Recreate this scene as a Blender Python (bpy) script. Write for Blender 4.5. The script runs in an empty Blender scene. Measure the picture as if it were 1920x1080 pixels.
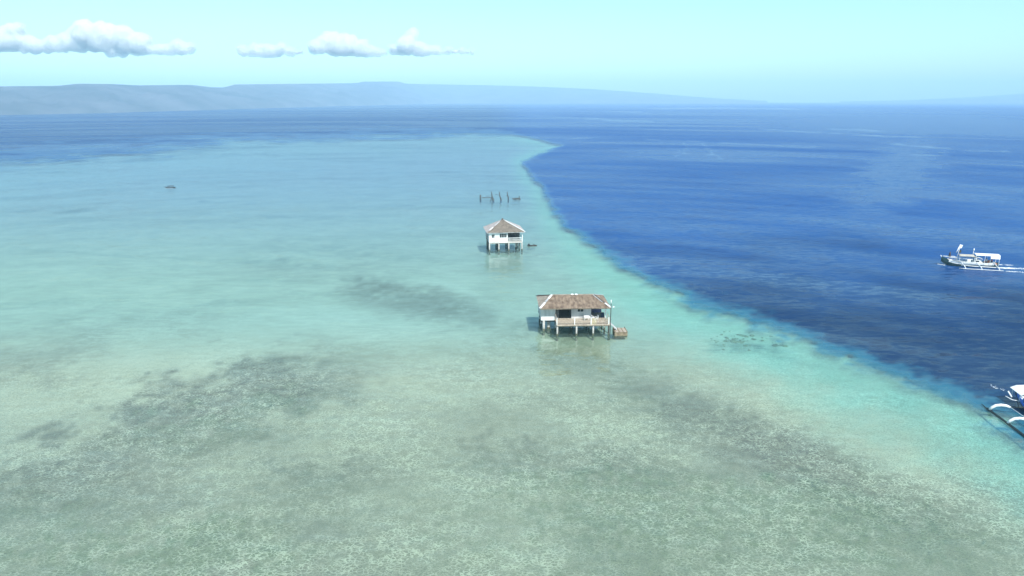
import bpy, math, random
import numpy as np
from mathutils import Vector, Matrix
random.seed(7)
rng = np.random.default_rng(7)
R = math.radians
scene = bpy.context.scene
col = scene.collection

# ------------------------------------------------------------------ camera
H = 37.0                      # drone height over the water
F = 1371.0                    # focal length in pixels of the 1920 px frame
Y0 = 185.0                    # image row of the infinite horizon
PITCH = math.atan((540 - Y0) / F)
SP, CP = math.sin(PITCH), math.cos(PITCH)
cam_d = bpy.data.cameras.new('camera')
cam = bpy.data.objects.new('camera', cam_d)
col.objects.link(cam)
cam_d.sensor_width = 36.0
cam_d.lens = 36.0 * F / 1920.0
cam_d.clip_start = 0.5
cam_d.clip_end = 120000.0
cam.location = (0, 0, H)
cam.rotation_euler = (math.pi / 2 - PITCH, 0, 0)
scene.camera = cam

# ------------------------------------------------------------------ world, sun, exposure
SUN_AZ, SUN_EL = R(157), R(50)            # azimuth clockwise from +Y: behind the camera, a little right
world = bpy.data.worlds.new('World')
scene.world = world
world.use_nodes = True
wn = world.node_tree.nodes
wl = world.node_tree.links
wn.clear()
sky = wn.new('ShaderNodeTexSky')
sky.sky_type = 'NISHITA'
sky.sun_disc = False
sky.sun_elevation = SUN_EL
sky.sun_rotation = SUN_AZ
sky.air_density = 1.0
sky.dust_density = 1.0
sky.ozone_density = 1.0
tint = wn.new('ShaderNodeMix')
tint.data_type = 'RGBA'
tint.blend_type = 'MULTIPLY'
tint.inputs[0].default_value = 1.0
tint.inputs[7].default_value = (0.80, 1.08, 1.0, 1)
bg = wn.new('ShaderNodeBackground')
bg.inputs['Strength'].default_value = 0.15
wo = wn.new('ShaderNodeOutputWorld')
wl.new(sky.outputs[0], tint.inputs[6])
wl.new(tint.outputs[2], bg.inputs['Color'])
wl.new(bg.outputs[0], wo.inputs['Surface'])

sun_d = bpy.data.lights.new('sun', 'SUN')
sun_d.energy = 4.5
sun_d.angle = R(0.5)
sun_d.color = (1.0, 0.96, 0.9)
sun = bpy.data.objects.new('sun', sun_d)
col.objects.link(sun)
to_sun = Vector((math.sin(SUN_AZ) * math.cos(SUN_EL), math.cos(SUN_AZ) * math.cos(SUN_EL), math.sin(SUN_EL)))
sun.rotation_euler = to_sun.to_track_quat('Z', 'Y').to_euler()
sun.location = (0, 0, 200)

vs = scene.view_settings
vs.view_transform = 'Standard'
vs.look = 'None'
vs.gamma = 1.0
vs.exposure = 0.38
vs.use_curve_mapping = False
scene.cycles.max_bounces = 8
scene.cycles.diffuse_bounces = 3
scene.cycles.glossy_bounces = 3
scene.cycles.transparent_max_bounces = 12
scene.cycles.volume_bounces = 10
scene.cycles.use_denoising = True

HAZE_DENSITY = 0.00021
HAZE_COLOR = (0.51, 0.78, 1.0)

# ------------------------------------------------------------------ helpers
def at(px, py, z=0.0):
    """the point of height z that the photograph shows at pixel (px, py)"""
    u, v = (px - 960) / F, (540 - py) / F
    d = Vector((u, CP + v * SP, -SP + v * CP))
    t = (z - H) / d.z
    return Vector((d.x * t, d.y * t, z))

def proj(X, Y, Z=0.0):
    fw = Y * CP - (Z - H) * SP
    up = Y * SP + (Z - H) * CP
    fw = np.maximum(fw, 1.0)
    return 960 + F * X / fw, 540 - F * up / fw

def tag(o, label=None, cat=None, group=None, kind=None):
    if label: o['label'] = label
    if cat: o['category'] = cat
    if group: o['group'] = group
    if kind: o['kind'] = kind
    return o

def empty(name, loc, rz=0.0):
    o = bpy.data.objects.new(name, None)
    o.location = loc
    o.rotation_euler = (0, 0, rz)
    o.empty_display_size = 0.5
    col.objects.link(o)
    return o

class MB:
    """collects shapes for ONE mesh object"""
    def __init__(self):
        self.v, self.f, self.sm = [], [], []
    def add(self, vs, fs, smooth=False):
        n = len(self.v)
        self.v += [tuple(p) for p in vs]
        self.f += [tuple(n + i for i in f) for f in fs]
        self.sm += [smooth] * len(fs)
        return self
    def box(self, x0, x1, y0, y1, z0, z1, M=None):
        vs = [Vector((x, y, z)) for z in (z0, z1) for y in (y0, y1) for x in (x0, x1)]
        if M: vs = [M @ p for p in vs]
        return self.add(vs, [(0, 2, 3, 1), (4, 5, 7, 6), (0, 1, 5, 4), (2, 6, 7, 3), (0, 4, 6, 2), (1, 3, 7, 5)])
    def beam(self, a, b, w, h=None, up=(0, 0, 1)):
        """rectangular bar from a to b"""
        a, b = Vector(a), Vector(b)
        h = h or w
        d = (b - a).normalized()
        s = d.cross(Vector(up))
        if s.length < 1e-4: s = d.cross(Vector((0, 1, 0)))
        s.normalize()
        u = s.cross(d).normalized()
        vs = []
        for p in (a, b):
            for i, j in ((-1, -1), (1, -1), (1, 1), (-1, 1)):
                vs.append(p + s * (i * w / 2) + u * (j * h / 2))
        return self.add(vs, [(3, 2, 1, 0), (4, 5, 6, 7), (0, 1, 5, 4), (1, 2, 6, 5), (2, 3, 7, 6), (3, 0, 4, 7)])
    def tube(self, pts, r, n=8, cap=True):
        pts = [Vector(p) for p in pts]
        rs = r if isinstance(r, (list, tuple)) else [r] * len(pts)
        vs, fs = [], []
        for k, p in enumerate(pts):
            d = (pts[min(k + 1, len(pts) - 1)] - pts[max(k - 1, 0)]).normalized()
            ref = Vector((0, 0, 1)) if abs(d.z) < 0.9 else Vector((0, 1, 0))
            s = d.cross(ref).normalized(); u = s.cross(d)
            for i in range(n):
                a = 2 * math.pi * i / n
                vs.append(p + (s * math.cos(a) + u * math.sin(a)) * rs[k])
        for k in range(len(pts) - 1):
            for i in range(n):
                j = (i + 1) % n
                fs.append((k * n + i, (k + 1) * n + i, (k + 1) * n + j, k * n + j))
        self.add(vs, fs, True)
        if cap:
            m = len(self.v) - len(vs)
            self.f.append(tuple(m + i for i in range(n))); self.sm.append(False)
            self.f.append(tuple(m + (len(pts) - 1) * n + i for i in reversed(range(n)))); self.sm.append(False)
        return self
    def loft(self, rings, close=True, smooth=True, caps=True):
        n = len(rings[0]); vs = [p for r in rings for p in r]; fs = []
        m = n if close else n - 1
        for k in range(len(rings) - 1):
            for i in range(m):
                j = (i + 1) % n
                fs.append((k * n + i, k * n + j, (k + 1) * n + j, (k + 1) * n + i))
        if caps and close:
            fs.append(tuple(reversed(range(n))))
            fs.append(tuple((len(rings) - 1) * n + i for i in range(n)))
        return self.add(vs, fs, smooth)
    def ball(self, c, r, seg=10, rings=6, sq=(1, 1, 1), jit=0.0):
        c = Vector(c); vs = [c + Vector((0, 0, -r * sq[2]))]; fs = []
        for k in range(1, rings):
            t = math.pi * k / rings - math.pi / 2
            for i in range(seg):
                a = 2 * math.pi * i / seg
                q = r * (1 + random.uniform(-jit, jit))
                vs.append(c + Vector((math.cos(a) * math.cos(t) * q * sq[0], math.sin(a) * math.cos(t) * q * sq[1], math.sin(t) * q * sq[2])))
        vs.append(c + Vector((0, 0, r * sq[2])))
        for i in range(seg):
            j = (i + 1) % seg
            fs.append((0, 1 + j, 1 + i))
            for k in range(rings - 2):
                a = 1 + k * seg
                fs.append((a + i, a + j, a + seg + j, a + seg + i))
            a = 1 + (rings - 2) * seg
            fs.append((a + i, a + j, len(vs) - 1))
        return self.add(vs, fs, True)
    def build(self, name, mat, parent=None, loc=None):
        me = bpy.data.meshes.new(name)
        me.from_pydata(self.v, [], self.f)
        me.polygons.foreach_set('use_smooth', self.sm)
        me.materials.append(mat)
        me.update()
        o = bpy.data.objects.new(name, me)
        col.objects.link(o)
        if parent: o.parent = parent
        if loc: o.location = loc
        return o

def new_mat(name):
    m = bpy.data.materials.new(name)
    m.use_nodes = True
    nt = m.node_tree
    nt.nodes.clear()
    return m, nt.nodes, nt.links

def mat(name, c1, c2=None, scale=3.0, rough=0.7, bump=0.0, bscale=None, stretch=(1, 1, 1), metal=0.0, spec=0.3, lo=0.35, hi=0.65):
    """a Principled material whose colour wanders between c1 and c2"""
    m, n, l = new_mat(name)
    out = n.new('ShaderNodeOutputMaterial'); p = n.new('ShaderNodeBsdfPrincipled')
    l.new(p.outputs[0], out.inputs[0])
    p.inputs['Roughness'].default_value = rough
    p.inputs['Metallic'].default_value = metal
    p.inputs['Specular IOR Level'].default_value = spec
    tc = n.new('ShaderNodeTexCoord'); mp = n.new('ShaderNodeMapping')
    mp.inputs['Scale'].default_value = stretch
    l.new(tc.outputs['Object'], mp.inputs[0])
    nz = n.new('ShaderNodeTexNoise'); nz.inputs['Scale'].default_value = scale; nz.inputs['Detail'].default_value = 8
    l.new(mp.outputs[0], nz.inputs['Vector'])
    cr = n.new('ShaderNodeValToRGB')
    cr.color_ramp.elements[0].position = lo; cr.color_ramp.elements[1].position = hi
    cr.color_ramp.elements[0].color = (*c1, 1); cr.color_ramp.elements[1].color = (*(c2 or c1), 1)
    l.new(nz.outputs[0], cr.inputs[0]); l.new(cr.outputs[0], p.inputs['Base Color'])
    if bump:
        nb = n.new('ShaderNodeTexNoise'); nb.inputs['Scale'].default_value = bscale or scale * 4; nb.inputs['Detail'].default_value = 6
        l.new(mp.outputs[0], nb.inputs['Vector'])
        b = n.new('ShaderNodeBump'); b.inputs['Strength'].default_value = bump; b.inputs['Distance'].default_value = 0.05
        l.new(nb.outputs[0], b.inputs['Height']); l.new(b.outputs[0], p.inputs['Normal'])
    return m

def hash2(ix, iy, seed):
    n = (ix * 374761393 + iy * 668265263 + seed * 1442695041) & 0xFFFFFFFF
    n = ((n ^ (n >> 13)) * 1274126177) & 0xFFFFFFFF
    return ((n ^ (n >> 16)) & 0xFFFFFF) / float(0xFFFFFF)

def vnoise(x, y, seed=0):
    ix = np.floor(x).astype(np.int64); iy = np.floor(y).astype(np.int64)
    fx = x - ix; fy = y - iy
    fx = fx * fx * (3 - 2 * fx); fy = fy * fy * (3 - 2 * fy)
    a = hash2(ix, iy, seed); b = hash2(ix + 1, iy, seed); c = hash2(ix, iy + 1, seed); d = hash2(ix + 1, iy + 1, seed)
    return (a * (1 - fx) + b * fx) * (1 - fy) + (c * (1 - fx) + d * fx) * fy

def fbm(x, y, seed=0, octv=5):
    s = 0.0; a = 0.5
    for k in range(octv):
        s = s + a * vnoise(x * 2 ** k, y * 2 ** k, seed + 17 * k); a *= 0.5
    return s            # about 0..1, mean .48

def sstep(a, b, x):
    t = np.clip((x - a) / (b - a), 0, 1)
    return t * t * (3 - 2 * t)

# ------------------------------------------------------------------ sea and seabed
# the reef's outline and its weed beds (house shade among the brown), surveyed from the photograph and laid on the ground
REEF = [(6000, 2400), (2600, 1090), (1920, 802), (1860, 772), (1800, 750), (1700, 716), (1600, 682), (1520, 650), (1440, 617),
        (1370, 590), (1300, 568), (1240, 543), (1180, 508), (1110, 465), (1062, 425), (1036, 388), (1015, 350), (992, 324),
        (978, 303), (1015, 287), (1056, 272), (1010, 262), (960, 251), (880, 249), (700, 256), (500, 266), (300, 280),
        (100, 297), (0, 306), (-400, 336), (-3000, 500), (-9000, 2400), (-9000, 60000), (6000, 60000)]

def reef_sd(px, py):
    P = np.array(REEF, float); Q = np.roll(P, -1, 0)
    best = np.full(px.shape, 1e9); inside = np.zeros(px.shape, bool)
    for (x0, y0), (x1, y1) in zip(P, Q):
        dx, dy = x1 - x0, (y1 - y0)
        t = np.clip(((px - x0) * dx + (py - y0) * dy) / (dx * dx + dy * dy), 0, 1)
        d = np.hypot(px - x0 - t * dx, py - y0 - t * dy)
        best = np.minimum(best, d)
        c = ((y0 > py) != (y1 > py)) & (px < (x1 - x0) * (py - y0) / (y1 - y0 + 1e-9) + x0)
        inside ^= c
    return np.where(inside, -best, best)

def blob(px, py, cx, cy, rx, ry, rot=0.0, soft=0.5):
    a = R(rot); c, s = math.cos(a), math.sin(a)
    dx, dy = px - cx, py - cy
    u = (dx * c + dy * s) / rx; v = (-dx * s + dy * c) / ry
    return 1 - sstep(1 - soft, 1 + soft, np.sqrt(u * u + v * v))

BROWN = [(445, 745, 215, 66, -14, 1.0), (200, 830, 270, 62, -20, .72), (60, 660, 130, 40, -10, .45), (785, 560, 125, 30, 8, 1.0),
         (600, 500, 140, 16, -2, .35), (1090, 665, 90, 38, 5, .6), (1260, 735, 120, 45, 20, .45), (1330, 790, 200, 45, 22, .55),
         (1520, 855, 170, 52, 24, .85), (1650, 930, 200, 60, 18, .5), (620, 890, 150, 40, -12, .45), (110, 950, 220, 60, -12, .4),
         (960, 760, 240, 40, -4, .28), (1070, 860, 180, 45, 4, .42), (880, 690, 130, 22, 0, .22), (1900, 950, 160, 50, 15, .35),
         (240, 600, 200, 20, -3, .2), (1250, 905, 260, 60, 4, .45), (1500, 1010, 400, 60, 0, .35), (955, 495, 45, 22, 0, .3), (1078, 612, 62, 16, 0, .8), (955, 460, 34, 8, 0, .6),  # last two ellipses: shade under the houses, painted into the seabed colour
         (340, 1040, 340, 60, -6, .45), (230, 905, 140, 30, -20, .3)]
GREEN = [(330, 1030, 240, 55, -8, 1.0), (1230, 935, 300, 60, 3, .9), (980, 1050, 120, 50, 0, -.0), (1580, 960, 120, 40, 15, .7), (430, 780, 200, 30, -12, .5), (1300, 1030, 520, 80, 0, .7),
         (1720, 1000, 280, 90, 10, .6), (100, 1000, 220, 80, 0, .5), (1120, 680, 240, 60, 5, .3), (640, 930, 180, 40, 0, .3)]
DARK = [(35, 303, 62, 3.0, -3, .75), (225, 296, 150, 3.2, -5, .35), (320, 293, 120, 3, -3, .35), (500, 286, 140, 2.6, 0, .3),
        (135, 388, 34, 3.2, -4, .8), (42, 388, 22, 1.8, -4, .5), (825, 316, 30, 1.8, 0, .5), (450, 344, 40, 1.8, -3, .35),
        (100, 338, 60, 3, -3, .3), (385, 372, 14, 1.4, 0, .5), (640, 330, 90, 2.6, 2, .25), (700, 298, 120, 3, 2, .3),
        (740, 272, 140, 4, 1, .4), (400, 276, 160, 4, -2, .4), (200, 470, 190, 3, 3, .3), (520, 486, 90, 10, 2, .35),
        (700, 470, 130, 10, 3, .28), (560, 455, 180, 9, 0, .22), (250, 405, 240, 3, 2, .22), (450, 398, 150, 2.4, 1, .25),
        (60, 565, 160, 5, -3, .22), (420, 563, 90, 5, -3, .22), (500, 520, 60, 5, 0, .25), (880, 262, 100, 3, 0, .35),
        (1388, 639, 50, 11, 3, .75), (1345, 648, 26, 4, 3, .45), (1425, 640, 22, 6, 4, .45), (1460, 648, 12, 4, 0, .8), (1495, 665, 60, 7, 10, .3),
        (1842, 1000, 5, 4, 0, .8), (640, 545, 200, 4, 2, .15)]
PALE = [(860, 536, 60, 7, 20, .7), (820, 525, 60, 4, 6, .5), (700, 600, 260, 35, 0, .5), (350, 650, 260, 35, -8, .5), (250, 720, 150, 18, -18, .5),
        (760, 940, 130, 60, -10, .55), (1000, 1000, 80, 100, 0, .5), (1680, 850, 140, 30, 20, .5), (40, 760, 90, 40, 0, .35), (830, 740, 160, 60, 0, .3),
        (1230, 620, 120, 50, 20, .5), (1540, 740, 180, 30, 22, .5), (1055, 275, 20, 3, -15, .7), (1020, 285, 30, 3, -25, .4)]
# slick streaks on the open water: lines along which the ripples lie down
SLICK = [[(1040, 218), (1100, 222), (1160, 226), (1220, 229)], [(1145, 208), (1210, 212)], [(1225, 262), (1300, 266), (1400, 269), (1480, 274), (1525, 276)],
         [(1440, 243), (1520, 248), (1590, 251), (1660, 256), (1720, 257)], [(1560, 242), (1650, 246)], [(1685, 271), (1740, 275), (1780, 279), (1770, 292), (1715, 291)],
         [(1820, 283), (1890, 285)], [(1280, 266), (1290, 278), (1275, 292)], [(1230, 204), (1350, 203), (1500, 205)], [(1110, 258), (1070, 261)],
         [(980, 216), (1060, 220)], [(1320, 268), (1340, 292), (1350, 298)]]

def line_mask(px, py, pts, w):
    best = np.full(px.shape, 1e9)
    for (x0, y0), (x1, y1) in zip(pts[:-1], pts[1:]):
        dx, dy = x1 - x0, y1 - y0
        t = np.clip(((px - x0) * dx + (py - y0) * dy) / (dx * dx + dy * dy), 0, 1)
        best = np.minimum(best, np.hypot((px - x0 - t * dx) / 6, py - y0 - t * dy))
    return 1 - sstep(0, w, best)

def fields(X, Y):
    px, py = proj(X, Y)
    py = np.minimum(py, 3000.0); px = np.clip(px, -7000, 7000)
    q = np.clip((py - Y0) / 500, 0.02, 3)
    # noise that lives on the ground, one octave set per range of distance
    D = np.hypot(X, Y) + 1
    lg = np.log(D)
    ang = np.arctan2(X, Y)
    n1 = fbm(ang * 9 + 50, lg * 9 + 50, 3) - .48
    n2 = fbm(ang * 30 + 90, lg * 26 + 90, 5) - .48
    n3 = fbm(ang * 90 + 190, lg * 70 + 90, 9) - .48
    sd = reef_sd(px, py)
    right = sstep(900, 1000, px)
    w = right * (6 + 48 * np.clip((py - 270) / 430, 0, 2)) + (1 - right) * (14 + 34 * np.clip((960 - px) / 960, 0, 1.5))
    sdn = sd + (n2 * 0.9 + n1 * 0.6 + n3 * .5) * w * 1.1
    deep = sstep(-w * .55, w * .8, sdn)
    edge = (1 - sstep(0, 1, np.clip(-sdn / (w * 2.3 + 10), 0, 1))) * (1 - deep) * (.25 + .75 * right)
    wx = px + (n2 * 110 + n3 * 40) * q * 1.6 + n1 * 50; wy = py + (n2 * 60 + n3 * 34) * q * 1.3
    def acc(L, kx=1.0, soft=.6):
        s = np.zeros(px.shape)
        for (cx, cy, rx, ry, rot, st) in L:
            s = 1 - (1 - s) * (1 - st * blob(wx, wy, cx, cy, rx, ry, rot, soft))
        return s
    base = sstep(650, 980, py) * .40
    lightband = sstep(-10, 60, -(sd + 150 + n2 * 90)) * 1.0       # the sand strip inside the drop-off stays clear
    brown = 1 - (1 - acc(BROWN)) * (1 - base * lightband)
    brown = np.clip(brown * (1 + .8 * n3 + .5 * n2) * (.74 + .26 * sstep(590, 680, py)), 0, 1)
    green = np.clip(acc(GREEN) * (1 + 1.5 * n3), 0, 1)
    wx = px + (n2 * 40 + n3 * 30) * q; wy = py + (n2 * 14 + n3 * 10) * q + n3 * 3
    dark = np.clip(acc(DARK, soft=.7) * (1 + 2.0 * n3), 0, 1)
    pale = acc(PALE)
    far = sstep(560, 300, py); mid = sstep(720, 580, py)
    off = sstep(640, 400, py - n1 * 120) * deep * (.5 + .5 * right)
    # faint drifting bands over the far flat
    band = fbm(ang * 5 + 20, lg * 34 + 10, 21) - .48
    dark = np.clip(dark + np.maximum(band, 0) * 1.6 * far * (1 - deep), 0, 1)
    slick = np.zeros(px.shape)
    for L in SLICK:
        slick = np.maximum(slick, line_mask(px + n3 * 40, py + n3 * 5 + n2 * 5, L, 2.6))
    slick = slick * np.clip(.85 + 1.5 * n3, .2, 1.2)
    b2 = fbm(ang * 4 + 70, lg * 16 + 10 + ang * 2, 31) - .48
    broad = np.clip(b2 * 2.2 + .5, 0, 1)
    broad = np.maximum(broad * .8, blob(px + n2 * 160, py + n2 * 30, 1680, 320, 120, 55, -35, .7) * .9)
    broad = np.maximum(broad, blob(px, py, 1850, 245, 500, 32, 2, .6) * .9 * (1 - .6 * blob(px, py + n2 * 10, 1850, 262, 260, 6, 2, .6)))
    broad = broad * (.35 + .65 * sstep(780, 430, py))
    depth = 0.75 + 0.35 * n1 + 0.35 * edge + 0.3 * far * 3 + sstep(.75, 1, deep) * 4.0
    return dict(deep=deep, edge=edge, brown=brown, green=green, dark=dark, pale=pale, far=far, mid=mid, off=off, slick=slick, broad=broad, depth=depth, py=py)

a1 = np.linspace(-R(44), R(44), 521)
a2 = np.linspace(R(44), 2 * math.pi - R(44), 60)[1:-1]
ANG = np.concatenate([a1, a2])
RAD = np.concatenate([[0.5, 6, 14, 22, 30], 36 * (8000 / 36.0) ** np.linspace(0, 1, 560)])
NA, NR = len(ANG), len(RAD)
AA, RR = np.meshgrid(ANG, RAD)
GX, GY = (RR * np.sin(AA)).ravel(), (RR * np.cos(AA)).ravel()
FL = fields(GX, GY)
idx = np.arange(NA * NR).reshape(NR, NA)
nx = np.roll(idx, -1, 1)
quads = np.stack([idx[:-1], idx[1:], nx[1:], nx[:-1]], -1).reshape(-1, 4)

def polar_sheet(name, Z, m, attrs):
    me = bpy.data.meshes.new(name)
    n = len(GX)
    me.vertices.add(n); me.loops.add(quads.size); me.polygons.add(len(quads))
    me.vertices.foreach_set('co', np.stack([GX, GY, Z], -1).astype(np.float32).ravel())
    me.loops.foreach_set('vertex_index', quads.astype(np.int32).ravel())
    me.polygons.foreach_set('loop_start', np.arange(0, quads.size, 4, dtype=np.int32))
    me.polygons.foreach_set('use_smooth', np.ones(len(quads), bool))
    me.update(calc_edges=True)
    for k in attrs:
        a = me.attributes.new(k, 'FLOAT', 'POINT')
        a.data.foreach_set('value', FL[k].astype(np.float32))
    me.materials.append(m)
    me.validate()
    o = bpy.data.objects.new(name, me)
    col.objects.link(o)
    return tag(o, kind='structure')

def nodes_kit(n, l):
    def attr(k):
        a = n.new('ShaderNodeAttribute'); a.attribute_name = k; return a.outputs['Fac']
    def math_(op, a, b=None, clamp=False):
        m = n.new('ShaderNodeMath'); m.operation = op; m.use_clamp = clamp
        for i, s in enumerate((a, b)):
            if s is None: continue
            if isinstance(s, (int, float)): m.inputs[i].default_value = s
            else: l.new(s, m.inputs[i])
        return m.outputs[0]
    def mix(f, a, b, bt='MIX'):
        m = n.new('ShaderNodeMix'); m.data_type = 'RGBA'; m.blend_type = bt
        for s, i in ((f, 0), (a, 6), (b, 7)):
            if isinstance(s, (int, float)): m.inputs[i].default_value = s
            elif isinstance(s, tuple): m.inputs[i].default_value = (*s, 1)
            else: l.new(s, m.inputs[i])
        return m.outputs[2]
    def noise(scale, detail=4, rough=.5, vec=None, dist=0.0):
        t = n.new('ShaderNodeTexNoise'); t.inputs['Scale'].default_value = scale; t.inputs['Detail'].default_value = detail
        t.inputs['Roughness'].default_value = rough; t.inputs['Distortion'].default_value = dist
        if vec is not None: l.new(vec, t.inputs['Vector'])
        return t.outputs[0]
    def mapping(vec, scale, rot=(0, 0, 0)):
        m = n.new('ShaderNodeMapping'); m.inputs['Scale'].default_value = scale; m.inputs['Rotation'].default_value = rot
        l.new(vec, m.inputs[0]); return m.outputs[0]
    def remap(v, a, b, c=0.0, d=1.0, smooth=False):
        m = n.new('ShaderNodeMapRange'); l.new(v, m.inputs[0])
        if smooth: m.interpolation_type = 'SMOOTHSTEP'
        for i, s in enumerate((a, b, c, d)): m.inputs[i + 1].default_value = s
        return m.outputs[0]
    return attr, math_, mix, noise, mapping, remap

# seabed: pale coral sand, brown weed and house shade, green sea grass, painted caustics
m_bed, n, l = new_mat('seabed_sand')
attr, math_, mix, noise, mapping, remap = nodes_kit(n, l)
geo = n.new('ShaderNodeNewGeometry'); pos = geo.outputs['Position']
p = n.new('ShaderNodeBsdfDiffuse')
out = n.new('ShaderNodeOutputMaterial'); l.new(p.outputs[0], out.inputs[0])
nA = noise(.12, 6, .6, pos); nB = noise(1.1, 6, .65, pos)
sand = mix(remap(nA, .35, .65), (.47, .45, .355), (.55, .52, .42))
sand = mix(math_('MULTIPLY', attr('pale'), .6), sand, (.70, .68, .58))
br = mix(remap(nB, .35, .7), (.095, .070, .034), (.135, .10, .052))
gr = mix(remap(nB, .35, .7), (.075, .11, .025), (.15, .195, .05))
hue = remap(noise(.045, 3, .5, pos), .38, .62)
br = mix(hue, br, mix(remap(nB, .35, .7), (.15, .108, .07), (.22, .165, .115)))
bcol = mix(math_('MULTIPLY', attr('green'), .9), br, gr)
# patch edges are broken up by tufts
tuft = remap(noise(.55, 8, .7, pos), .3, .7, -.08, .08)
bf0 = math_('MAXIMUM', attr('brown'), math_('MULTIPLY', attr('green'), .72))
bf = math_('ADD', bf0, math_('MULTIPLY', tuft, remap(attr('brown'), .05, .4, .0, 1.0)), True)
c = mix(math_('MULTIPLY', bf, .92), sand, bcol)
c = mix(math_('MULTIPLY', attr('dark'), .8), c, (.10, .15, .13))
# dark tuft specks, and a white web of caustic light painted into the colour
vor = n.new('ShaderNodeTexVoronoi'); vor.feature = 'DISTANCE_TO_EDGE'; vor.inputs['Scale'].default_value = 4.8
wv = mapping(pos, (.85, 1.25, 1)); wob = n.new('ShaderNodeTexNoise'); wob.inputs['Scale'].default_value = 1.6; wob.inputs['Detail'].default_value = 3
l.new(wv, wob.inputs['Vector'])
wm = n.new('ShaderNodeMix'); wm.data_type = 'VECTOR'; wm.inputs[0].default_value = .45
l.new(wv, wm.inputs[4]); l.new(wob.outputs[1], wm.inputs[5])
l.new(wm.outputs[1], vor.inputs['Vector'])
caustic_net = remap(vor.outputs['Distance'], .0, .16, 1, 0)
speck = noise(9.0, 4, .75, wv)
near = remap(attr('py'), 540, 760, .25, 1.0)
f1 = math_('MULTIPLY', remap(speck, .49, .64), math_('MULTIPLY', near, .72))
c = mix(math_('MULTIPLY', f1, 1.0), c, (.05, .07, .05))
f2 = math_('MULTIPLY', math_('MULTIPLY', math_('MULTIPLY', caustic_net, remap(noise(.07, 4, .6, pos), .36, .62, .25, 1.1)), remap(noise(.9, 3, .6, pos), .30, .6)), math_('MULTIPLY', near, .9))
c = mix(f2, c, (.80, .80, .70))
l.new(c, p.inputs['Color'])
bp = n.new('ShaderNodeBump'); bp.inputs['Strength'].default_value = .6; bp.inputs['Distance'].default_value = .12
l.new(math_('ADD', speck, math_('MULTIPLY', caustic_net, .3)), bp.inputs['Height']); l.new(bp.outputs[0], p.inputs['Normal'])

# water
m_water, n, l = new_mat('sea_water')
attr, math_, mix, noise, mapping, remap = nodes_kit(n, l)
geo = n.new('ShaderNodeNewGeometry'); pos = geo.outputs['Position']
out = n.new('ShaderNodeOutputMaterial')
deep = attr('deep')
def vecnoise(scale, detail, rough, vec):
    t = n.new('ShaderNodeTexNoise'); t.inputs['Scale'].default_value = scale; t.inputs['Detail'].default_value = detail
    t.inputs['Roughness'].default_value = rough; l.new(vec, t.inputs['Vector']); return t.outputs['Color']
def vop(op, a, b=None):
    m = n.new('ShaderNodeVectorMath'); m.operation = op
    for i_, q_ in enumerate((a, b)):
        if q_ is None: continue
        if isinstance(q_, tuple): m.inputs[i_].default_value = q_
        else: l.new(q_, m.inputs[i_])
    return m.outputs[0]
# wave slopes: wind ripples, chop and a slow swell
v1 = vecnoise(.72, 6, .66, mapping(pos, (.42, 1.25, 1), (0, 0, R(8))))
v2 = vecnoise(.12, 4, .6, mapping(pos, (.40, 1.2, 1), (0, 0, R(-10))))
v3 = vecnoise(.02, 3, .6, mapping(pos, (.5, 1.6, 1), (0, 0, R(8))))
vsum = vop('ADD', vop('MULTIPLY', vop('SUBTRACT', v1, (.5, .5, .5)), (.8, 1.8, 0)), vop('ADD', vop('MULTIPLY', vop('SUBTRACT', v2, (.5, .5, .5)), (.3, .7, 0)), vop('MULTIPLY', vop('SUBTRACT', v3, (.5, .5, .5)), (.1, .3, 0))))
calm = math_('MULTIPLY', attr('slick'), .7)
amp = math_('MULTIPLY', remap(deep, 0, 1, .28, 1.0), math_('SUBTRACT', 1.0, calm))
sc_ = n.new('ShaderNodeVectorMath'); sc_.operation = 'SCALE'; l.new(vsum, sc_.inputs[0]); l.new(amp, sc_.inputs['Scale'])
wave_n = vop('NORMALIZE', vop('ADD', sc_.outputs[0], (0, 0, 1)))
tr = n.new('ShaderNodeBsdfTransparent')
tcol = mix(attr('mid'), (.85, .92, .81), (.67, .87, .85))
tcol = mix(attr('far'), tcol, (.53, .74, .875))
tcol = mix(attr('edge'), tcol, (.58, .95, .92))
l.new(tcol, tr.inputs[0])
di = n.new('ShaderNodeBsdfDiffuse')
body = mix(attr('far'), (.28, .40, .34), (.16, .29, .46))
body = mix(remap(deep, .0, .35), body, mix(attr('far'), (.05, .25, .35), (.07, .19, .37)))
body = mix(remap(deep, .3, 1.0), body, mix(attr('off'), (.0055, .026, .085), (.019, .083, .26)))  # offshore tone carries the growing sky reflection in the body colour
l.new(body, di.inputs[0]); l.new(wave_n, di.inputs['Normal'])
under = n.new('ShaderNodeMixShader')
fd = math_('ADD', remap(deep, 0, .85, 0.0, .97, True), math_('MULTIPLY', math_('SUBTRACT', 1.0, deep), remap(attr('far'), 0, 1, .12, .34)), True)
l.new(fd, under.inputs[0]); l.new(tr.outputs[0], under.inputs[1]); l.new(di.outputs[0], under.inputs[2])
gl = n.new('ShaderNodeBsdfGlossy'); gl.inputs['Roughness'].default_value = .12
l.new(wave_n, gl.inputs['Normal'])
fr = n.new('ShaderNodeFresnel'); fr.inputs['IOR'].default_value = 1.33; l.new(wave_n, fr.inputs['Normal'])
fcap = math_('MINIMUM', fr.outputs[0], .5)
refl = math_('ADD', math_('MULTIPLY', deep, remap(attr('broad'), 0, 1, -.27, .36)), .42)
amt = math_('ADD', math_('MULTIPLY', refl, fcap), math_('MULTIPLY', attr('slick'), .15))
top = n.new('ShaderNodeMixShader')
l.new(amt, top.inputs[0]); l.new(under.outputs[0], top.inputs[1]); l.new(gl.outputs[0], top.inputs[2])
l.new(top.outputs[0], out.inputs[0])

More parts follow.
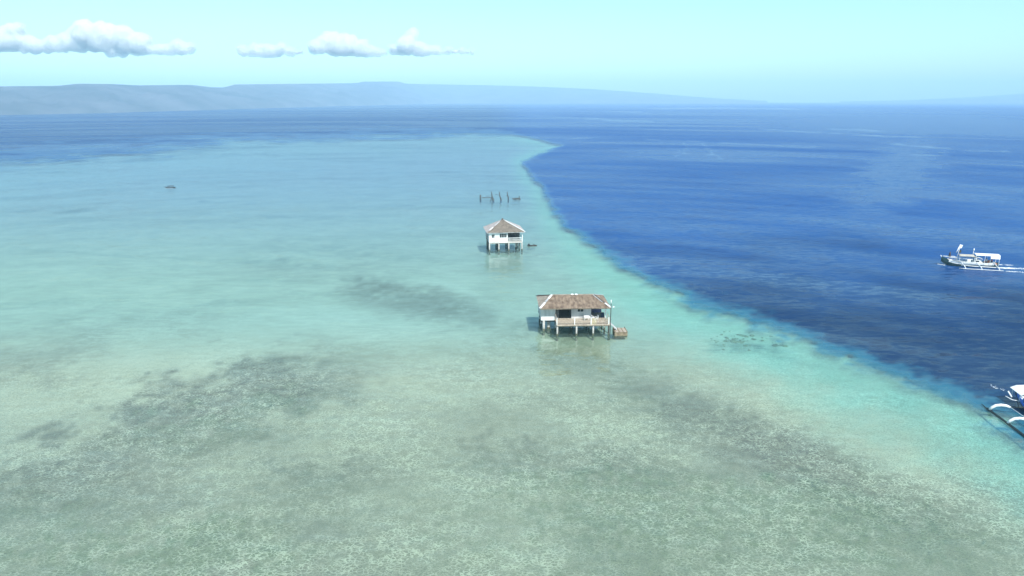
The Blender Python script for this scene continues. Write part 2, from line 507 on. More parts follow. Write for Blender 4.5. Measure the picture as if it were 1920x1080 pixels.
polar_sheet('seabed', -FL['depth'], m_bed, ['brown', 'green', 'dark', 'pale', 'py'])
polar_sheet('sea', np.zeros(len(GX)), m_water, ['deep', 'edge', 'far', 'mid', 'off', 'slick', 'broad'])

# ------------------------------------------------------------------ far land
m_hill = mat('hazed_hill_scrub', (.05, .075, .10), (.12, .14, .175), scale=.006, rough=.95, lo=.3, hi=.7, spec=0.1)  # part of the haze's blue is put into the scrub colour

def interp(pts, x):
    return np.interp(x, [q[0] for q in pts], [q[1] for q in pts])

def far_land(name, x0, x1, base, skyl, dist_fn, label, n=260, seed=0, back=1.28):
    xs = np.linspace(x0, x1, n); rows = 26
    V = []; 
    u = (xs - 960) / F
    D = dist_fn(xs)                                    # forward distance of the shore
    for r in range(rows):
        t = r / (rows - 1)
        if t <= .72: tt = t / .72
        else: tt = 1
        Yd = D * (1 + (back - 1) * t / .72)
        ridgeD = D * back
        vv = (540 - interp(skyl, xs)) / F
        hz = (vv * CP - SP) / (CP + vv * SP) * ridgeD + H
        nse = fbm(xs * .02 + seed, np.full(n, t * 6.0), 40 + seed) - .48
        nse2 = fbm(xs * .09 + seed, np.full(n, t * 14.0), 60 + seed) - .48
        prof = (tt ** .75)
        z = hz * prof * (1 + (1 - tt) * (nse * 1.5 + nse2 * .8)) 
        if t > .72: z = hz * (1 - (t - .72) / .28 * .9)
        z = np.maximum(z, -.5 if r == 0 else .3)
        if r == 0: z = np.full(n, -1.0)
        V.append(np.stack([u * Yd / 1.033, Yd, z], -1))
    V = np.array(V).reshape(-1, 3)
    fs = [(r * n + i, r * n + i + 1, (r + 1) * n + i + 1, (r + 1) * n + i) for r in range(rows - 1) for i in range(n - 1)]
    me = bpy.data.meshes.new(name); me.from_pydata(V.tolist(), [], fs)
    me.polygons.foreach_set('use_smooth', [True] * len(fs)); me.materials.append(m_hill); me.update()
    o = bpy.data.objects.new(name, me); col.objects.link(o)
    return tag(o, label, None, None, 'structure')

LB = [(-1400, 262), (-600, 236), (0, 216), (200, 212), (400, 206), (600, 200), (700, 197.5), (800, 195), (960, 192.6), (1300, 191.3), (1460, 191)]
LS = [(-1400, 150), (-600, 152), (-200, 158), (0, 162), (110, 161), (150, 157), (210, 157.5), (260, 160), (360, 159), (400, 164), (425, 164), (440, 158.5),
      (520, 157.5), (670, 156), (680, 153), (750, 153), (762, 157), (900, 159.5), (1000, 162), (1100, 166.5), (1200, 173), (1300, 181), (1350, 184.5), (1420, 188), (1460, 190)]
def shore(xs):
    return np.minimum(np.array([at(960, y).y for y in interp(LB, xs)]), 6000.0)
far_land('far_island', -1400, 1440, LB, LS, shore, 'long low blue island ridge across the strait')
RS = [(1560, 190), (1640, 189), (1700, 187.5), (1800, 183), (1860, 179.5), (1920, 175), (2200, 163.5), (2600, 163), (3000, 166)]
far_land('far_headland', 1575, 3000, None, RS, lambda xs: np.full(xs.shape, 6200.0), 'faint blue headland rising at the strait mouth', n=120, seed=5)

# ------------------------------------------------------------------ haze
m_haze, n, l = new_mat('sea_air')
pv = n.new('ShaderNodeVolumePrincipled')
pv.inputs['Color'].default_value = (*HAZE_COLOR, 1)
pv.inputs['Density'].default_value = HAZE_DENSITY
pv.inputs['Anisotropy'].default_value = -0.2
out = n.new('ShaderNodeOutputMaterial'); l.new(pv.outputs[0], out.inputs['Volume'])
tag(MB().box(-9500, 9500, -8200, 8200, -16, 212).build('haze', m_haze), kind='stuff')

# ------------------------------------------------------------------ clouds
m_cloud, n, l = new_mat('cloud_vapour')
pv = n.new('ShaderNodeVolumePrincipled')
pv.inputs['Color'].default_value = (1, 1, 1, 1)
pv.inputs['Density'].default_value = 0.011
pv.inputs['Anisotropy'].default_value = 0.0
out = n.new('ShaderNodeOutputMaterial'); l.new(pv.outputs[0], out.inputs['Volume'])
ctex = bpy.data.textures.new('cloud_lumps', 'CLOUDS'); ctex.noise_scale = 170; ctex.noise_depth = 3
CD = 15000.0
m_core, n, l = new_mat('cloud_dense_vapour')
_d = n.new('ShaderNodeBsdfDiffuse'); _t = n.new('ShaderNodeBsdfTranslucent'); _m = n.new('ShaderNodeMixShader'); _o = n.new('ShaderNodeOutputMaterial')
_d.inputs[0].default_value = (.96, .96, .96, 1); _t.inputs[0].default_value = (.96, .96, .96, 1); _m.inputs[0].default_value = .65
l.new(_d.outputs[0], _m.inputs[1]); l.new(_t.outputs[0], _m.inputs[2]); l.new(_m.outputs[0], _o.inputs[0])
def cloud(label, lumps, seed):
    rnd = random.Random(seed)
    mb = MB()
    def put(px, py, rp):
        s = CD / F
        vv = (540 - py) / F; fw = CP + vv * SP
        x = (px - 960) / F / fw * CD; z = H + (vv * CP - SP) / fw * CD
        mb.ball((x, rnd.uniform(-1, 1) * rp * s * .5, z), rp * s * .95, 14, 9, (1, 1, 1))
    base = sorted(lumps)
    for (xa, ya, ra), (xb, yb, rb) in zip(base[:-1], base[1:]):
        for t in (.33, .66):
            put(xa + (xb - xa) * t, max(ya + ra, yb + rb) - min(ra, rb) * .9, min(ra, rb) * .95)
    for (px, py, rp) in lumps:
        put(px, py, rp * 1.1)
        for k in range(14):
            a = rnd.uniform(0, 2 * math.pi)
            put(px + math.cos(a) * rp * .95, py + math.sin(a) * rp * .6 - 2, rp * rnd.uniform(.22, .55))
    o = mb.build('cloud', m_cloud)
    o.location = (0, CD, 0)
    rm = o.modifiers.new('r', 'REMESH'); rm.mode = 'VOXEL'; rm.voxel_size = 24
    dp = o.modifiers.new('d', 'DISPLACE'); dp.texture = ctex; dp.strength = 120; dp.mid_level = .36
    dp.texture_coords = 'LOCAL'
    co = bpy.data.objects.new('core', o.data.copy()); col.objects.link(co); co.parent = o
    co.data.materials[0] = m_core
    rm = co.modifiers.new('r', 'REMESH'); rm.mode = 'VOXEL'; rm.voxel_size = 24; rm.use_smooth_shade = True
    dp = co.modifiers.new('d', 'DISPLACE'); dp.texture = ctex; dp.strength = 120; dp.mid_level = .36 + .5; dp.texture_coords = 'LOCAL'
    return tag(o, label, 'cloud', 'cumulus clouds over the far island')
cloud('widest white cumulus bank, above the far end of the island ridge', [(-20, 74, 20), (22, 72, 22), (60, 84, 15), (35, 52, 8), (100, 84, 13), (160, 62, 22), (195, 70, 24), (232, 72, 20), (262, 82, 18), (130, 78, 16), (300, 92, 9), (335, 88, 13), (355, 92, 8), (225, 96, 10)], 3)
cloud('small flat white cloud between the wide bank and the rounded cloud', [(450, 93, 8), (478, 95, 11), (505, 95, 12), (528, 92, 9), (548, 97, 6), (566, 98, 4)], 5)
cloud('rounded white cumulus cloud with a domed top', [(590, 88, 11), (618, 80, 17), (648, 84, 18), (680, 92, 13), (705, 97, 8), (722, 99, 4)], 7)
cloud('white cloud with one narrow tower and a long flat tail', [(738, 94, 8), (762, 86, 14), (772, 64, 9), (768, 74, 10), (790, 92, 11), (815, 94, 8), (840, 95, 6), (865, 96, 4.5), (885, 98, 3)], 9)

# ------------------------------------------------------------------ shared materials
m_thatch = mat('nipa_thatch', (.15, .105, .075), (.33, .25, .185), scale=2.2, rough=.95, bump=.6, bscale=14, stretch=(1, .35, 1))
m_thatch2 = mat('old_grey_thatch', (.24, .20, .16), (.42, .36, .30), scale=1.8, rough=.95, bump=.6, bscale=14)
m_cap = mat('ridge_cap_dark', (.07, .055, .045), (.15, .12, .10), scale=3, rough=.9)
m_white = mat('white_paint', (.72, .73, .73), (.82, .82, .81), scale=1.4, rough=.6)
m_wallgrey = mat('weathered_white_board', (.40, .41, .42), (.62, .62, .62), scale=1.2, rough=.7, stretch=(1, 1, .3))
m_wood = mat('weathered_wood', (.22, .17, .12), (.42, .35, .27), scale=5, rough=.85, stretch=(1, 1, 1))
m_deckwood = mat('pale_bamboo', (.32, .25, .195), (.52, .44, .36), scale=4, rough=.8)
m_yellow = mat('yellow_bamboo', (.60, .52, .28), (.74, .68, .42), scale=4, rough=.7)
m_dark = mat('dark_wet_wood', (.025, .022, .02), (.07, .06, .05), scale=4, rough=.8)
m_conc = mat('stilt_concrete', (.30, .30, .28), (.50, .49, .46), scale=3, rough=.85, bump=.2)
m_algae = mat('algae_on_stilt', (.05, .06, .04), (.12, .13, .09), scale=5, rough=.9)
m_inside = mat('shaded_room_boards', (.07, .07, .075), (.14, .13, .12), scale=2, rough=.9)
m_glass = mat('window_glass', (.015, .018, .02), (.03, .035, .04), scale=1, rough=.12, spec=.6)
m_blue = mat('blue_cloth', (.07, .08, .22), (.16, .17, .34), scale=5, rough=.9)
m_plastic = mat('white_plastic', (.82, .82, .82), (.86, .86, .86), scale=2, rough=.4)
m_metal = mat('galvanised_metal', (.45, .46, .47), (.6, .6, .6), scale=4, rough=.5, metal=.3)
m_hullgreen = mat('dark_green_hull', (.015, .045, .045), (.035, .08, .075), scale=2, rough=.35, spec=.5)
m_bamboo = mat('white_painted_bamboo', (.70, .72, .74), (.82, .82, .82), scale=5, rough=.5)
m_bamboo_grey = mat('grey_bamboo', (.42, .46, .50), (.6, .63, .66), scale=5, rough=.6)
m_tarp = mat('tan_tarpaulin', (.40, .37, .32), (.50, .46, .40), scale=2, rough=.9)
m_orange = mat('orange_life_vest', (.55, .16, .07), (.65, .25, .12), scale=6, rough=.8)
m_skin = mat('brown_skin', (.24, .13, .085), (.29, .16, .10), scale=6, rough=.6)
m_hair = mat('black_hair', (.012, .01, .01), (.02, .017, .015), scale=9, rough=.6)
m_navy = mat('navy_cloth', (.02, .035, .07), (.035, .05, .10), scale=6, rough=.9)
m_teal = mat('grey_teal_cloth', (.16, .28, .32), (.22, .34, .38), scale=6, rough=.9)
m_redcloth = mat('faded_red_cloth', (.36, .12, .11), (.46, .18, .15), scale=6, rough=.9)
m_boatblue = mat('bright_blue_paint', (.06, .17, .62), (.09, .22, .70), scale=2, rough=.4)
m_hullnavy = mat('navy_hull', (.012, .025, .05), (.025, .045, .08), scale=2, rough=.35)
m_blackpole = mat('black_float_pole', (.012, .02, .02), (.03, .045, .045), scale=4, rough=.5)
m_net = mat('dark_fishing_net', (.03, .035, .04), (.08, .085, .09), scale=9, rough=.95)
m_foam = mat('sea_foam', (.78, .82, .84), (.9, .92, .92), scale=4, rough=.9)
m_raft = mat('raft_boards', (.17, .125, .08), (.30, .235, .16), scale=3, rough=.85)
m_coral = mat('living_coral', (.13, .135, .07), (.25, .235, .14), scale=3, rough=.95)

# ------------------------------------------------------------------ houses
def roof_faces(corners, ridge):
    """corners: 4 eave points (front-left, front-right, back-right, back-left); ridge: two points (may coincide)"""
    fl, fr_, br_, bl = [Vector(c) for c in corners]; ra, rb = [Vector(q) for q in ridge]
    return [(fl, fr_, rb, ra), (fr_, br_, rb, rb), (br_, bl, ra, rb), (bl, fl, ra, ra)]

def slope_courses(face, n, m, parent, step=.07, name='roof_slope', label=None):
    """one roof slope laid as overlapping courses of thatch, uneven at the lower edge"""
    a, b, c, d = face
    nrm = (b - a).cross(d - a).normalized()
    if nrm.z < 0: nrm = -nrm
    mb = MB()
    rnd = random.Random(int(abs(a.x * 91 + b.y * 37)) + n)
    seg = max(3, int((b - a).length / .8))
    for k in range(n):
        t0, t1 = k / n, (k + 1) / n
        row_lo, row_hi = [], []
        for i in range(seg + 1):
            s = i / seg
            lo = a.lerp(d, t0).lerp(b.lerp(c, t0), s); hi = a.lerp(d, t1).lerp(b.lerp(c, t1), s)
            down = (lo - hi).normalized() if (lo - hi).length > 1e-5 else Vector((0, 0, -1))
            jit = rnd.uniform(0, .09) if 0 < i < seg else .02
            row_lo.append(lo + nrm * step + down * jit); row_hi.append(hi + nrm * .008 * 1)
        vs = row_lo + row_hi + [q - nrm * (step) for q in row_lo]
        m1 = seg + 1
        fs = [(i, i + 1, m1 + i + 1, m1 + i) for i in range(seg)] + [(2 * m1 + i, 2 * m1 + i + 1, i + 1, i) for i in range(seg)]
        mb.add(vs, fs)
    o = mb.build(name, m, parent)
    if label: o['label'] = label
    return o

def stilt(parent, x, y, z1, r=.16, mt=None, z0=-1.0, label=None, algae=True):
    o = MB().tube([(x, y, z0), (x, y, z1)], r, 10).build('stilt', mt or m_conc, parent)
    if algae:
        MB().tube([(x, y, z0), (x, y, .38)], [r + .035, r + .012], 10).build('algae_crust', m_algae, o)
    if label: o['label'] = label
    return o

def wall_with_holes(parent, x0, x1, y, th, z0, z1, holes, m, name='front_wall'):
    """a wall along x with rectangular openings (x0, x1, z0, z1)"""
    mb = MB()
    xs = sorted({x0, x1} | {h[0] for h in holes} | {h[1] for h in holes})
    for a, b in zip(xs[:-1], xs[1:]):
        hs = sorted([h for h in holes if h[0] <= a + 1e-6 and h[1] >= b - 1e-6], key=lambda h: h[2])
        z = z0
        for h in hs:
            if h[2] > z: mb.box(a, b, y, y + th, z, h[2])
            z = h[3]
        if z < z1: mb.box(a, b, y, y + th, z, z1)
    return mb.build(name, m, parent)

def window(parent, x0, x1, z0, z1, y, panes=2, mf=None):
    w = .05
    fr = MB().box(x0 - w, x1 + w, y - .03, y + .06, z1, z1 + w).box(x0 - w, x1 + w, y - .03, y + .06, z0 - w, z0)
    fr.box(x0 - w, x0, y - .03, y + .06, z0, z1).box(x1, x1 + w, y - .03, y + .06, z0, z1)
    pw = (x1 - x0) / panes
    for k in range(1, panes):
        fr.box(x0 + k * pw - .025, x0 + k * pw + .025, y - .02, y + .05, z0, z1)
    o = fr.build('window', mf or m_white, parent)
    for k in range(panes):
        a = x0 + k * pw + (.026 if k else .002); b = x0 + (k + 1) * pw - (.026 if k < panes - 1 else .002)
        MB().box(a, b, y + .01, y + .025, z0 + .002, z1 - .002).build('pane', m_glass, o)
    return o

# --- the near house
hx, hy = 10.1, at(1090, 630).y + 5.5
h1 = empty('stilt_house', (hx, hy, 0), R(2.5))
tag(h1, 'stilt house with long brown hipped thatch roof and railed front deck', 'house', 'stilt houses on the reef')
ZF, ZE, ZR = 1.95, 4.15, 5.35
# floor and walls
MB().box(-5.45, 2.75, -2.6, 3.3, ZF - .16, ZF).box(2.75, 5.2, -2.6, 3.3, ZF - .16, ZF).build('floor', m_wood, h1)
for y in (-2.3, 0.2, 2.9):
    MB().box(-5.5, 5.3, y - .1, y + .1, ZF - .42, ZF - .162).build('floor_beam', m_dark, h1)
holes = [(-3.1, -.48, ZF + .0, ZF + 1.86), (.52, .98, ZF + 1.25, ZF + 1.75), (1.03, 1.5, ZF + 1.25, ZF + 1.75)]
wall_with_holes(h1, -3.22, 2.75, -2.6, .12, ZF, ZE + .1, holes, m_wallgrey)
rw = MB().box(-5.5, -3.24, -2.66, -2.54, ZF - .06, ZE + .05).build('room_wall', m_wallgrey, h1)
MB().box(-5.44, -3.3, -2.72, -2.662, ZF - .12, ZF + .5).build('sunlit_band', m_white, h1)  # white strip painted as the sunlit foot of the wall, below the eave shade
MB().box(-5.5, -5.38, -2.538, 3.3, ZF, ZE + .05).build('side_wall', m_wallgrey, h1)
MB().box(-5.38, 5.0, 3.2, 3.32, ZF, ZE + .05).build('back_wall', m_inside, h1)
MB().box(2.75, 2.87, -2.6, 3.19, ZF, ZE + .05).build('partition_wall', m_inside, h1)
MB().box(-.47, -.41, -2.46, 1.0, ZF, ZE).build('inner_wall', m_inside, h1)
MB().box(-3.24, -3.12, -2.5, 2.9, ZF, ZE).build('inner_wall', m_inside, h1)
MB().box(-5.3, 5.2, -2.4, 3.2, ZE + .06, ZE + .1).build('ceiling_boards', m_inside, h1)
# door leaf folded back into the wide opening
dl = MB().box(-3.1, -2.5, -2.45, -2.4, ZF + .01, ZF + 1.84).build('door', m_inside, h1)
MB().box(-2.56, -2.52, -2.49, -2.452, ZF + .9, ZF + 1.05).build('handle', m_metal, dl)
for x0, x1 in ((.52, .98), (1.03, 1.5)):
    window(h1, x0, x1, ZF + 1.25, ZF + 1.75, -2.6, 1)
# roof
c4 = [(-5.75, -3.9, ZE), (5.75, -3.9, ZE), (5.75, 3.9, ZE), (-5.75, 3.9, ZE)]
rd = [(-3.5, 0, ZR), (3.55, 0, ZR)]
F4 = roof_faces(c4, rd)
rf = MB()
for f in F4:
    pts = [q - Vector((0, 0, .09)) for q in f]
    rf.add(pts, [(0, 1, 2, 3)] if (pts[2] - pts[3]).length > .01 else [(0, 1, 2)])
roof = rf.build('roof', m_dark, h1)
for k, f in enumerate(F4):
    slope_courses(f, 11, m_thatch if k != 3 else m_thatch2, roof)
def cap(a, b, w, m, label=None, parent=None, h=.07, name='hip_cap', lift=.10):
    a, b = Vector(a) + Vector((0, 0, lift)), Vector(b) + Vector((0, 0, lift))
    o = MB().beam(a, b, w, h).build(name, m, parent or roof)
    if label: o['label'] = label
    return o
A, B = Vector(rd[0]), Vector(rd[1])
fl, fr_, br_, bl = [Vector(q) for q in c4]
cap(fl, fl.lerp(A, .42), .34, m_white); cap(fl.lerp(A, .47), fl.lerp(A, .66), .3, m_wallgrey); cap(fl.lerp(A, .7), A, .34, m_white)
cap(fr_, fr_.lerp(B, .33), .3, m_white); cap(fr_.lerp(B, .36), fr_.lerp(B, .97), .22, m_cap); cap(fr_.lerp(B, .4) + Vector((-.25, 0, .0)), B + Vector((-.25, 0, 0)), .1, m_wallgrey)
cap(br_, B, .28, m_wallgrey)
cap(bl, A, .28, m_cap)
for s, e in ((0, .3), (.47, .66), (.7, .8)):
    cap(bl.lerp(br_, s * .9 + .02), bl.lerp(br_, e * .9 + .02), .2, m_cap, name='eave_cap', h=.16, lift=.14)
cap(A, B, .26, m_thatch2, name='ridge_cap', h=.1, lift=.08)
for x in (-.1, .55):
    MB().ball((x, -.12, ZR + .14), .26, 10, 6, (1.1, .7, .5), .08).build('white_patch', m_white, roof)
MB().beam((-5.75, -3.86, ZE - .06), (5.75, -3.86, ZE - .06), .05, .14).build('eave_board', m_wood, roof)
# front deck: planks, joists, railing
dk = MB().box(-3.15, 5.35, -5.45, -2.62, ZF - .15, ZF - .07).build('deck_frame', m_dark, h1)
k = 0; x = -3.15
while x < 5.3:
    w = .19
    MB().box(x + .01, x + w - .01, -5.5 + random.uniform(-.03, .03), -2.62, ZF - .068, ZF - .03 + random.uniform(0, .008)).build('plank', m_deckwood, dk)
    x += w
MB().box(-3.2, 5.4, -5.56, -5.5, ZF - .2, ZF - .02).build('deck_fascia', m_deckwood, h1)
MB().box(-3.2, 5.4, -5.4, -5.25, ZF - .4, ZF - .152).build('floor_beam', m_wood, h1)
RT = ZF + 1.0
rail = MB().beam((-3.15, -5.45, RT), (5.4, -5.45, RT), .07, .06).build('railing', m_deckwood, h1)
for z in (ZF + .3, ZF + .62):
    MB().beam((-3.15, -5.45, z), (5.4, -5.45, z), .04, .05).build('rail_bar', m_deckwood, rail)
MB().beam((-3.15, -5.45, RT), (-3.15, -2.7, RT), .07, .06).build('rail_bar', m_deckwood, rail)
x = -3.05; k = 0
while x < 5.35:
    mt = m_yellow if 2.35 < x < 3.2 else m_deckwood
    o = MB().beam((x, -5.45, ZF - .03), (x + random.uniform(-.03, .03), -5.45, RT - .03), .05, .05).build('baluster', mt, rail)
    if 2.35 < x < 3.2: o['label'] = 'yellow bamboo baluster'
    x += .155
for x in (-3.15, -.3, 2.35, 5.2):
    MB().box(x - .06, x + .06, -5.53, -5.39, ZF - .02, RT + .12).build('rail_post', m_white, rail)
for x, y in ((5.38, -4.6), (5.38, -3.4)):
    MB().beam((x, y, ZF), (x, y, RT), .07).build('rail_post', m_deckwood, rail)
MB().beam((5.38, -5.4, RT), (5.38, -2.7, RT), .06).build('rail_bar', m_deckwood, rail)
MB().beam((5.38, -5.4, ZF + .5), (4.6, -5.43, ZF + .95), .05).build('rail_bar', m_dark, rail)
# porch posts and half wall
for x, y in ((5.15, -2.6), (5.15, 3.1)):
    MB().box(x - .07, x + .07, y - .07, y + .07, ZF, ZE).build('porch_post', m_white, h1)
MB().beam((5.12, -2.6, ZF + .9), (4.5, -2.65, ZE - .1), .09, .06).build('porch_brace', m_white, h1)
MB().box(3.0, 5.1, 1.2, 1.26, ZF, ZF + 1.6).build('porch_screen', m_blue, h1)
# stilts
for x in (-3.05, .05, 2.75):
    stilt(h1, x, -5.3, ZF - .2, .145)
stilt(h1, 5.25, -5.35, ZF - .2, .12, m_dark)
for x in (-5.0, ):
    stilt(h1, x, -2.5, ZF - .16, .2)
for x, y, rr in ((-4.1, -1.5, .3), (-3.0, -2.2, .14), (-.4, -2.2, .14), (2.5, -2.2, .14), (5.1, -2.2, .13), (-5.2, .3, .15), (-2.5, .3, .15), (0, .3, .15), (2.5, .3, .15), (5.1, .3, .13),
              (-5.2, 3.0, .15), (-2.5, 3.0, .15), (0, 3.0, .15), (2.5, 3.0, .15), (5.1, 3.0, .13)):
    stilt(h1, x, y, ZF - .42, rr, m_dark if y > -2 and x > -4 else m_conc)
for a, b in (((-3, -5.2, .2), (-1, -2.3, 1.4)), ((5.2, -5.2, .3), (3.0, -2.3, 1.5)), ((2.7, -5.2, .5), (2.6, .2, 1.5))):
    MB().beam(a, b, .07).build('stilt_brace', m_dark, h1)
# pole at the corner with lamp and dish
mp_ = empty('corner_pole', h1.matrix_basis @ Vector((5.5, -5.3, 0)))
tag(mp_, 'tall grey pole with white tip at the deck corner of the brown roofed house', 'pole')
MB().tube([(0, 0, -1), (.02, 0, 5.3)], .065, 8).build('shaft', m_dark, mp_)
MB().tube([(.02, 0, 5.3), (.0, 0, 5.9)], .06, 8).build('tip', m_plastic, mp_)
MB().ball((.45, .1, 4.7), .13, 10, 6, (1, .5, 1)).build('lamp_head', m_plastic, mp_)
MB().beam((.02, 0, 4.7), (.42, .1, 4.7), .03).build('arm', m_metal, mp_)

H1M = Matrix.Translation((hx, hy, 0)) @ Matrix.Rotation(R(2.5), 4, 'Z')
def on1(x, y, z=ZF): return H1M @ Vector((x, y, z))
# table
t = empty('table', on1(1.95, -3.35, ZF - .02), R(2))
tag(t, 'white plastic table standing on the deck against the house wall', 'table')
MB().box(-.45, .45, -.4, .4, .70, .75).box(-.44, .44, -.405, -.395, .42, .7).build('table_top', m_plastic, t)
for i in (-1, 1):
    for j in (-1, 1):
        MB().beam((i * .38, j * .33, 0), (i * .38, j * .33, .7), .06).build('leg', m_plastic, t)
def chair(loc, rz, label):
    t = empty('plastic_chair', loc, rz)
    tag(t, label, 'chair', 'white plastic chairs on the deck')
    MB().box(-.25, .25, -.24, .24, .42, .46).build('seat', m_plastic, t)
    b = MB().beam((-.25, .24, .9), (.25, .24, .9), .05, .1)
    for k in range(5): b.beam((-.22 + k * .11, .24, .46), (-.22 + k * .11, .27, .88), .07, .02)
    b.build('backrest', m_plastic, t)
    for i in (-1, 1):
        MB().beam((i * .27, -.2, .66), (i * .27, .25, .68), .05, .04).beam((i * .27, -.2, .44), (i * .27, -.2, .66), .04).build('armrest', m_plastic, t)
        for j in (-1, 1):
            MB().beam((i * .21, j * .2, .42), (i * .25, j * .25, 0), .045).build('leg', m_plastic, t)
chair(on1(2.95, -3.45, ZF - .02), R(105), 'white plastic armchair beside the white table on the deck')
chair(on1(3.5, -3.7, ZF - .02), R(-80), 'white plastic armchair on the deck in front of the open porch')
# things in the porch
n_ = MB()
for k in range(16):
    x = 2.98 + k * .12
    n_.tube([(x, -.2 + .05 * math.sin(k * 2.1), ZE - .25), (x + .03, -.2 + .1 * math.sin(k), ZE - 1.0), (x, -.2 + .07 * math.cos(k * 1.7), ZE - 1.75 - .2 * math.sin(k * 1.3))], [.05, .085, .04], 6)
tag(n_.build('hanging_cloth', m_blue, None, H1M @ Vector((0, 0, 0))), 'blue cloths hung in folds inside the open porch', 'cloth').rotation_euler = (0, 0, R(2.5))
b = empty('storage_barrel', on1(4.75, -2.1), 0)
tag(b, 'dark blue barrel standing at the outer corner of the open porch', 'barrel')
MB().tube([(0, 0, 0), (0, 0, .15), (0, 0, .45), (0, 0, .75), (0, 0, .88)], [.26, .29, .31, .29, .26], 14).build('drum', m_navy, b)
MB().tube([(0, 0, .88), (0, 0, .92)], .2, 12).build('lid', m_dark, b)

# gangway from deck to raft
rx0, rx1 = at(1152, 629.5).x, at(1176, 629.5).x
ry = at(1160, 629.5).y
g = empty('gangway', (0, 0, 0))
tag(g, 'pale sloping plank ladder leading from the deck down to the wooden raft', 'gangway')
p0, p1 = on1(5.3, -4.6, ZF + .1), Vector((rx0 + .45, ry + 1.1, .82))
dirx = (p1 - p0).normalized(); side = dirx.cross(Vector((0, 0, 1))).normalized()
for s in (-1, 1):
    MB().beam(p0 + side * s * .32, p1 + side * s * .32, .09, .12).build('side_beam', m_wallgrey, g)
for k in range(9):
    q = p0.lerp(p1, (k + .5) / 9)
    MB().beam(q - side * .3 + Vector((0, 0, .07)), q + side * .3 + Vector((0, 0, .07)), .2, .03).build('tread', m_wallgrey, g)
g.location = p0
for ch in g.children: ch.location = -p0
# box raft
rt = empty('box_raft', ((rx0 + rx1) / 2, ry + 1.05, 0), R(2))
tag(rt, 'square brown wooden box raft moored at the foot of the gangway', 'raft')
hw = (rx1 - rx0) / 2
MB().box(-hw + .02, hw - .02, -1.0, 1.0, -.3, .62).build('hull', m_dark, rt)
for k in range(4):
    z = -.1 + k * .18
    MB().box(-hw, hw, -1.05, -1.003, z + .006, z + .174).build('side_board', m_raft, rt)
    for s in (-1, 1):
        x = s * (hw - .018)
        MB().box(min(x, x + s * .04), max(x, x + s * .04), -1.0, 1.0, z + .006, z + .174).build('side_board', m_raft, rt)
nb = 10
for k in range(nb):
    x = -hw - .03 + k * (2 * hw + .06) / nb
    MB().box(x + .008, x + (2 * hw + .06) / nb - .008, -1.1, 1.08, .625, .68 + random.uniform(-.01, .012)).build('deck_board', m_deckwood if k % 3 else m_raft, rt)
for x in (-hw + .1, hw - .1):
    MB().tube([(x, .95, .66), (x, .95, .9)], .05, 8).build('bollard', m_dark, rt)

# --- the far house
b0, b1 = at(923.4, 471), at(984.8, 469)
rz2 = R(8)
cx2, cy2 = at(947, 470.0).x, at(947, 470.0).y
h2 = empty('stilt_house', (cx2 + .2, cy2 - .2, 0), rz2)     # origin at the middle of the front
tag(h2, 'white walled stilt house with pyramid roof and corner porch, farther out', 'house', 'stilt houses on the reef')
zf, ze, zr = 2.25, 4.75, 7.35
W2 = 4.25; D2 = 7.6
MB().box(-W2 + .1, W2, .0, D2, zf - .18, zf).build('floor', m_wood, h2)
for y in (.3, 3.8, 7.2):
    MB().box(-W2, W2, y - .1, y + .1, zf - .42, zf - .182).build('floor_beam', m_wood, h2)
wall_with_holes(h2, -W2, .2 + .28, 0, .12, zf - .1, ze, [(-3.55, -2.85, zf + 1.15, zf + 1.95), (-1.55, .2, zf + 1.15, zf + 2.1)], m_white)
window(h2, -3.55, -2.85, zf + 1.15, zf + 1.95, 0, 2)
window(h2, -1.55, .2, zf + 1.15, zf + 2.1, 0, 4)
MB().box(-1.7, -.0, -.2, -.002, zf - .12, zf + .0).build('step_ledge', m_white, h2)
MB().box(-W2, -W2 + .12, .122, D2, zf, ze).build('side_wall', m_wallgrey, h2)
MB().box(-W2 + .12, W2, D2 - .12, D2, zf, ze).build('back_wall', m_inside, h2)
MB().box(.36, .48, .122, 4.5, zf, ze).build('partition_wall', m_inside, h2)
MB().box(.48, W2, 4.38, 4.5, zf, ze).build('inner_wall', m_inside, h2)
MB().box(-W2, -W2 + .8, .13, .16, ze - .3, ze - .2).build('lintel', m_white, h2)
for x, y in ((W2 - .06, .06), (W2 - .06, 4.4)):
    MB().box(x - .08, x + .08, y - .08, y + .08, zf, ze).build('porch_post', m_white, h2)
rl = MB().beam((.5, .05, zf + 1.0), (W2 - .14, .05, zf + 1.0), .09, .1).build('railing', m_white, h2)
for z in (zf + .12, zf + .5):
    MB().beam((.5, .05, z), (W2 - .14, .05, z), .06, .07).build('rail_bar', m_white, rl)
x = .65
while x < W2 - .2:
    MB().beam((x, .05, zf), (x, .05, zf + .95), .06).build('baluster', m_white, rl); x += .3
MB().beam((W2 - .06, .15, zf + 1.0), (W2 - .06, 4.3, zf + 1.0), .08).build('rail_bar', m_white, rl)
MB().box(-W2, W2, .0 - .06, -.002, zf - .22, zf - .12).build('floor_trim', m_white, h2)
o_ = .55
c4 = [(-W2 - o_, -o_, ze), (W2 + o_, -o_, ze), (W2 + o_, D2 + o_, ze), (-W2 - o_, D2 + o_, ze)]
rd = [(-.35, D2 / 2, zr), (-.33, D2 / 2, zr)]
F4 = roof_faces(c4, rd)
rf = MB()
for f in F4:
    pts = [q - Vector((0, 0, .09)) for q in f]
    rf.add(pts, [(0, 1, 2)])
roof2 = rf.build('roof', m_dark, h2)
m_roofgrey = mat('brown_grey_shingle', (.15, .125, .10), (.24, .20, .165), scale=2, rough=.9, bump=.4, bscale=12)
m_roofpink = mat('faded_pink_shingle', (.36, .30, .28), (.52, .46, .44), scale=1.4, rough=.9, bump=.4, bscale=12)
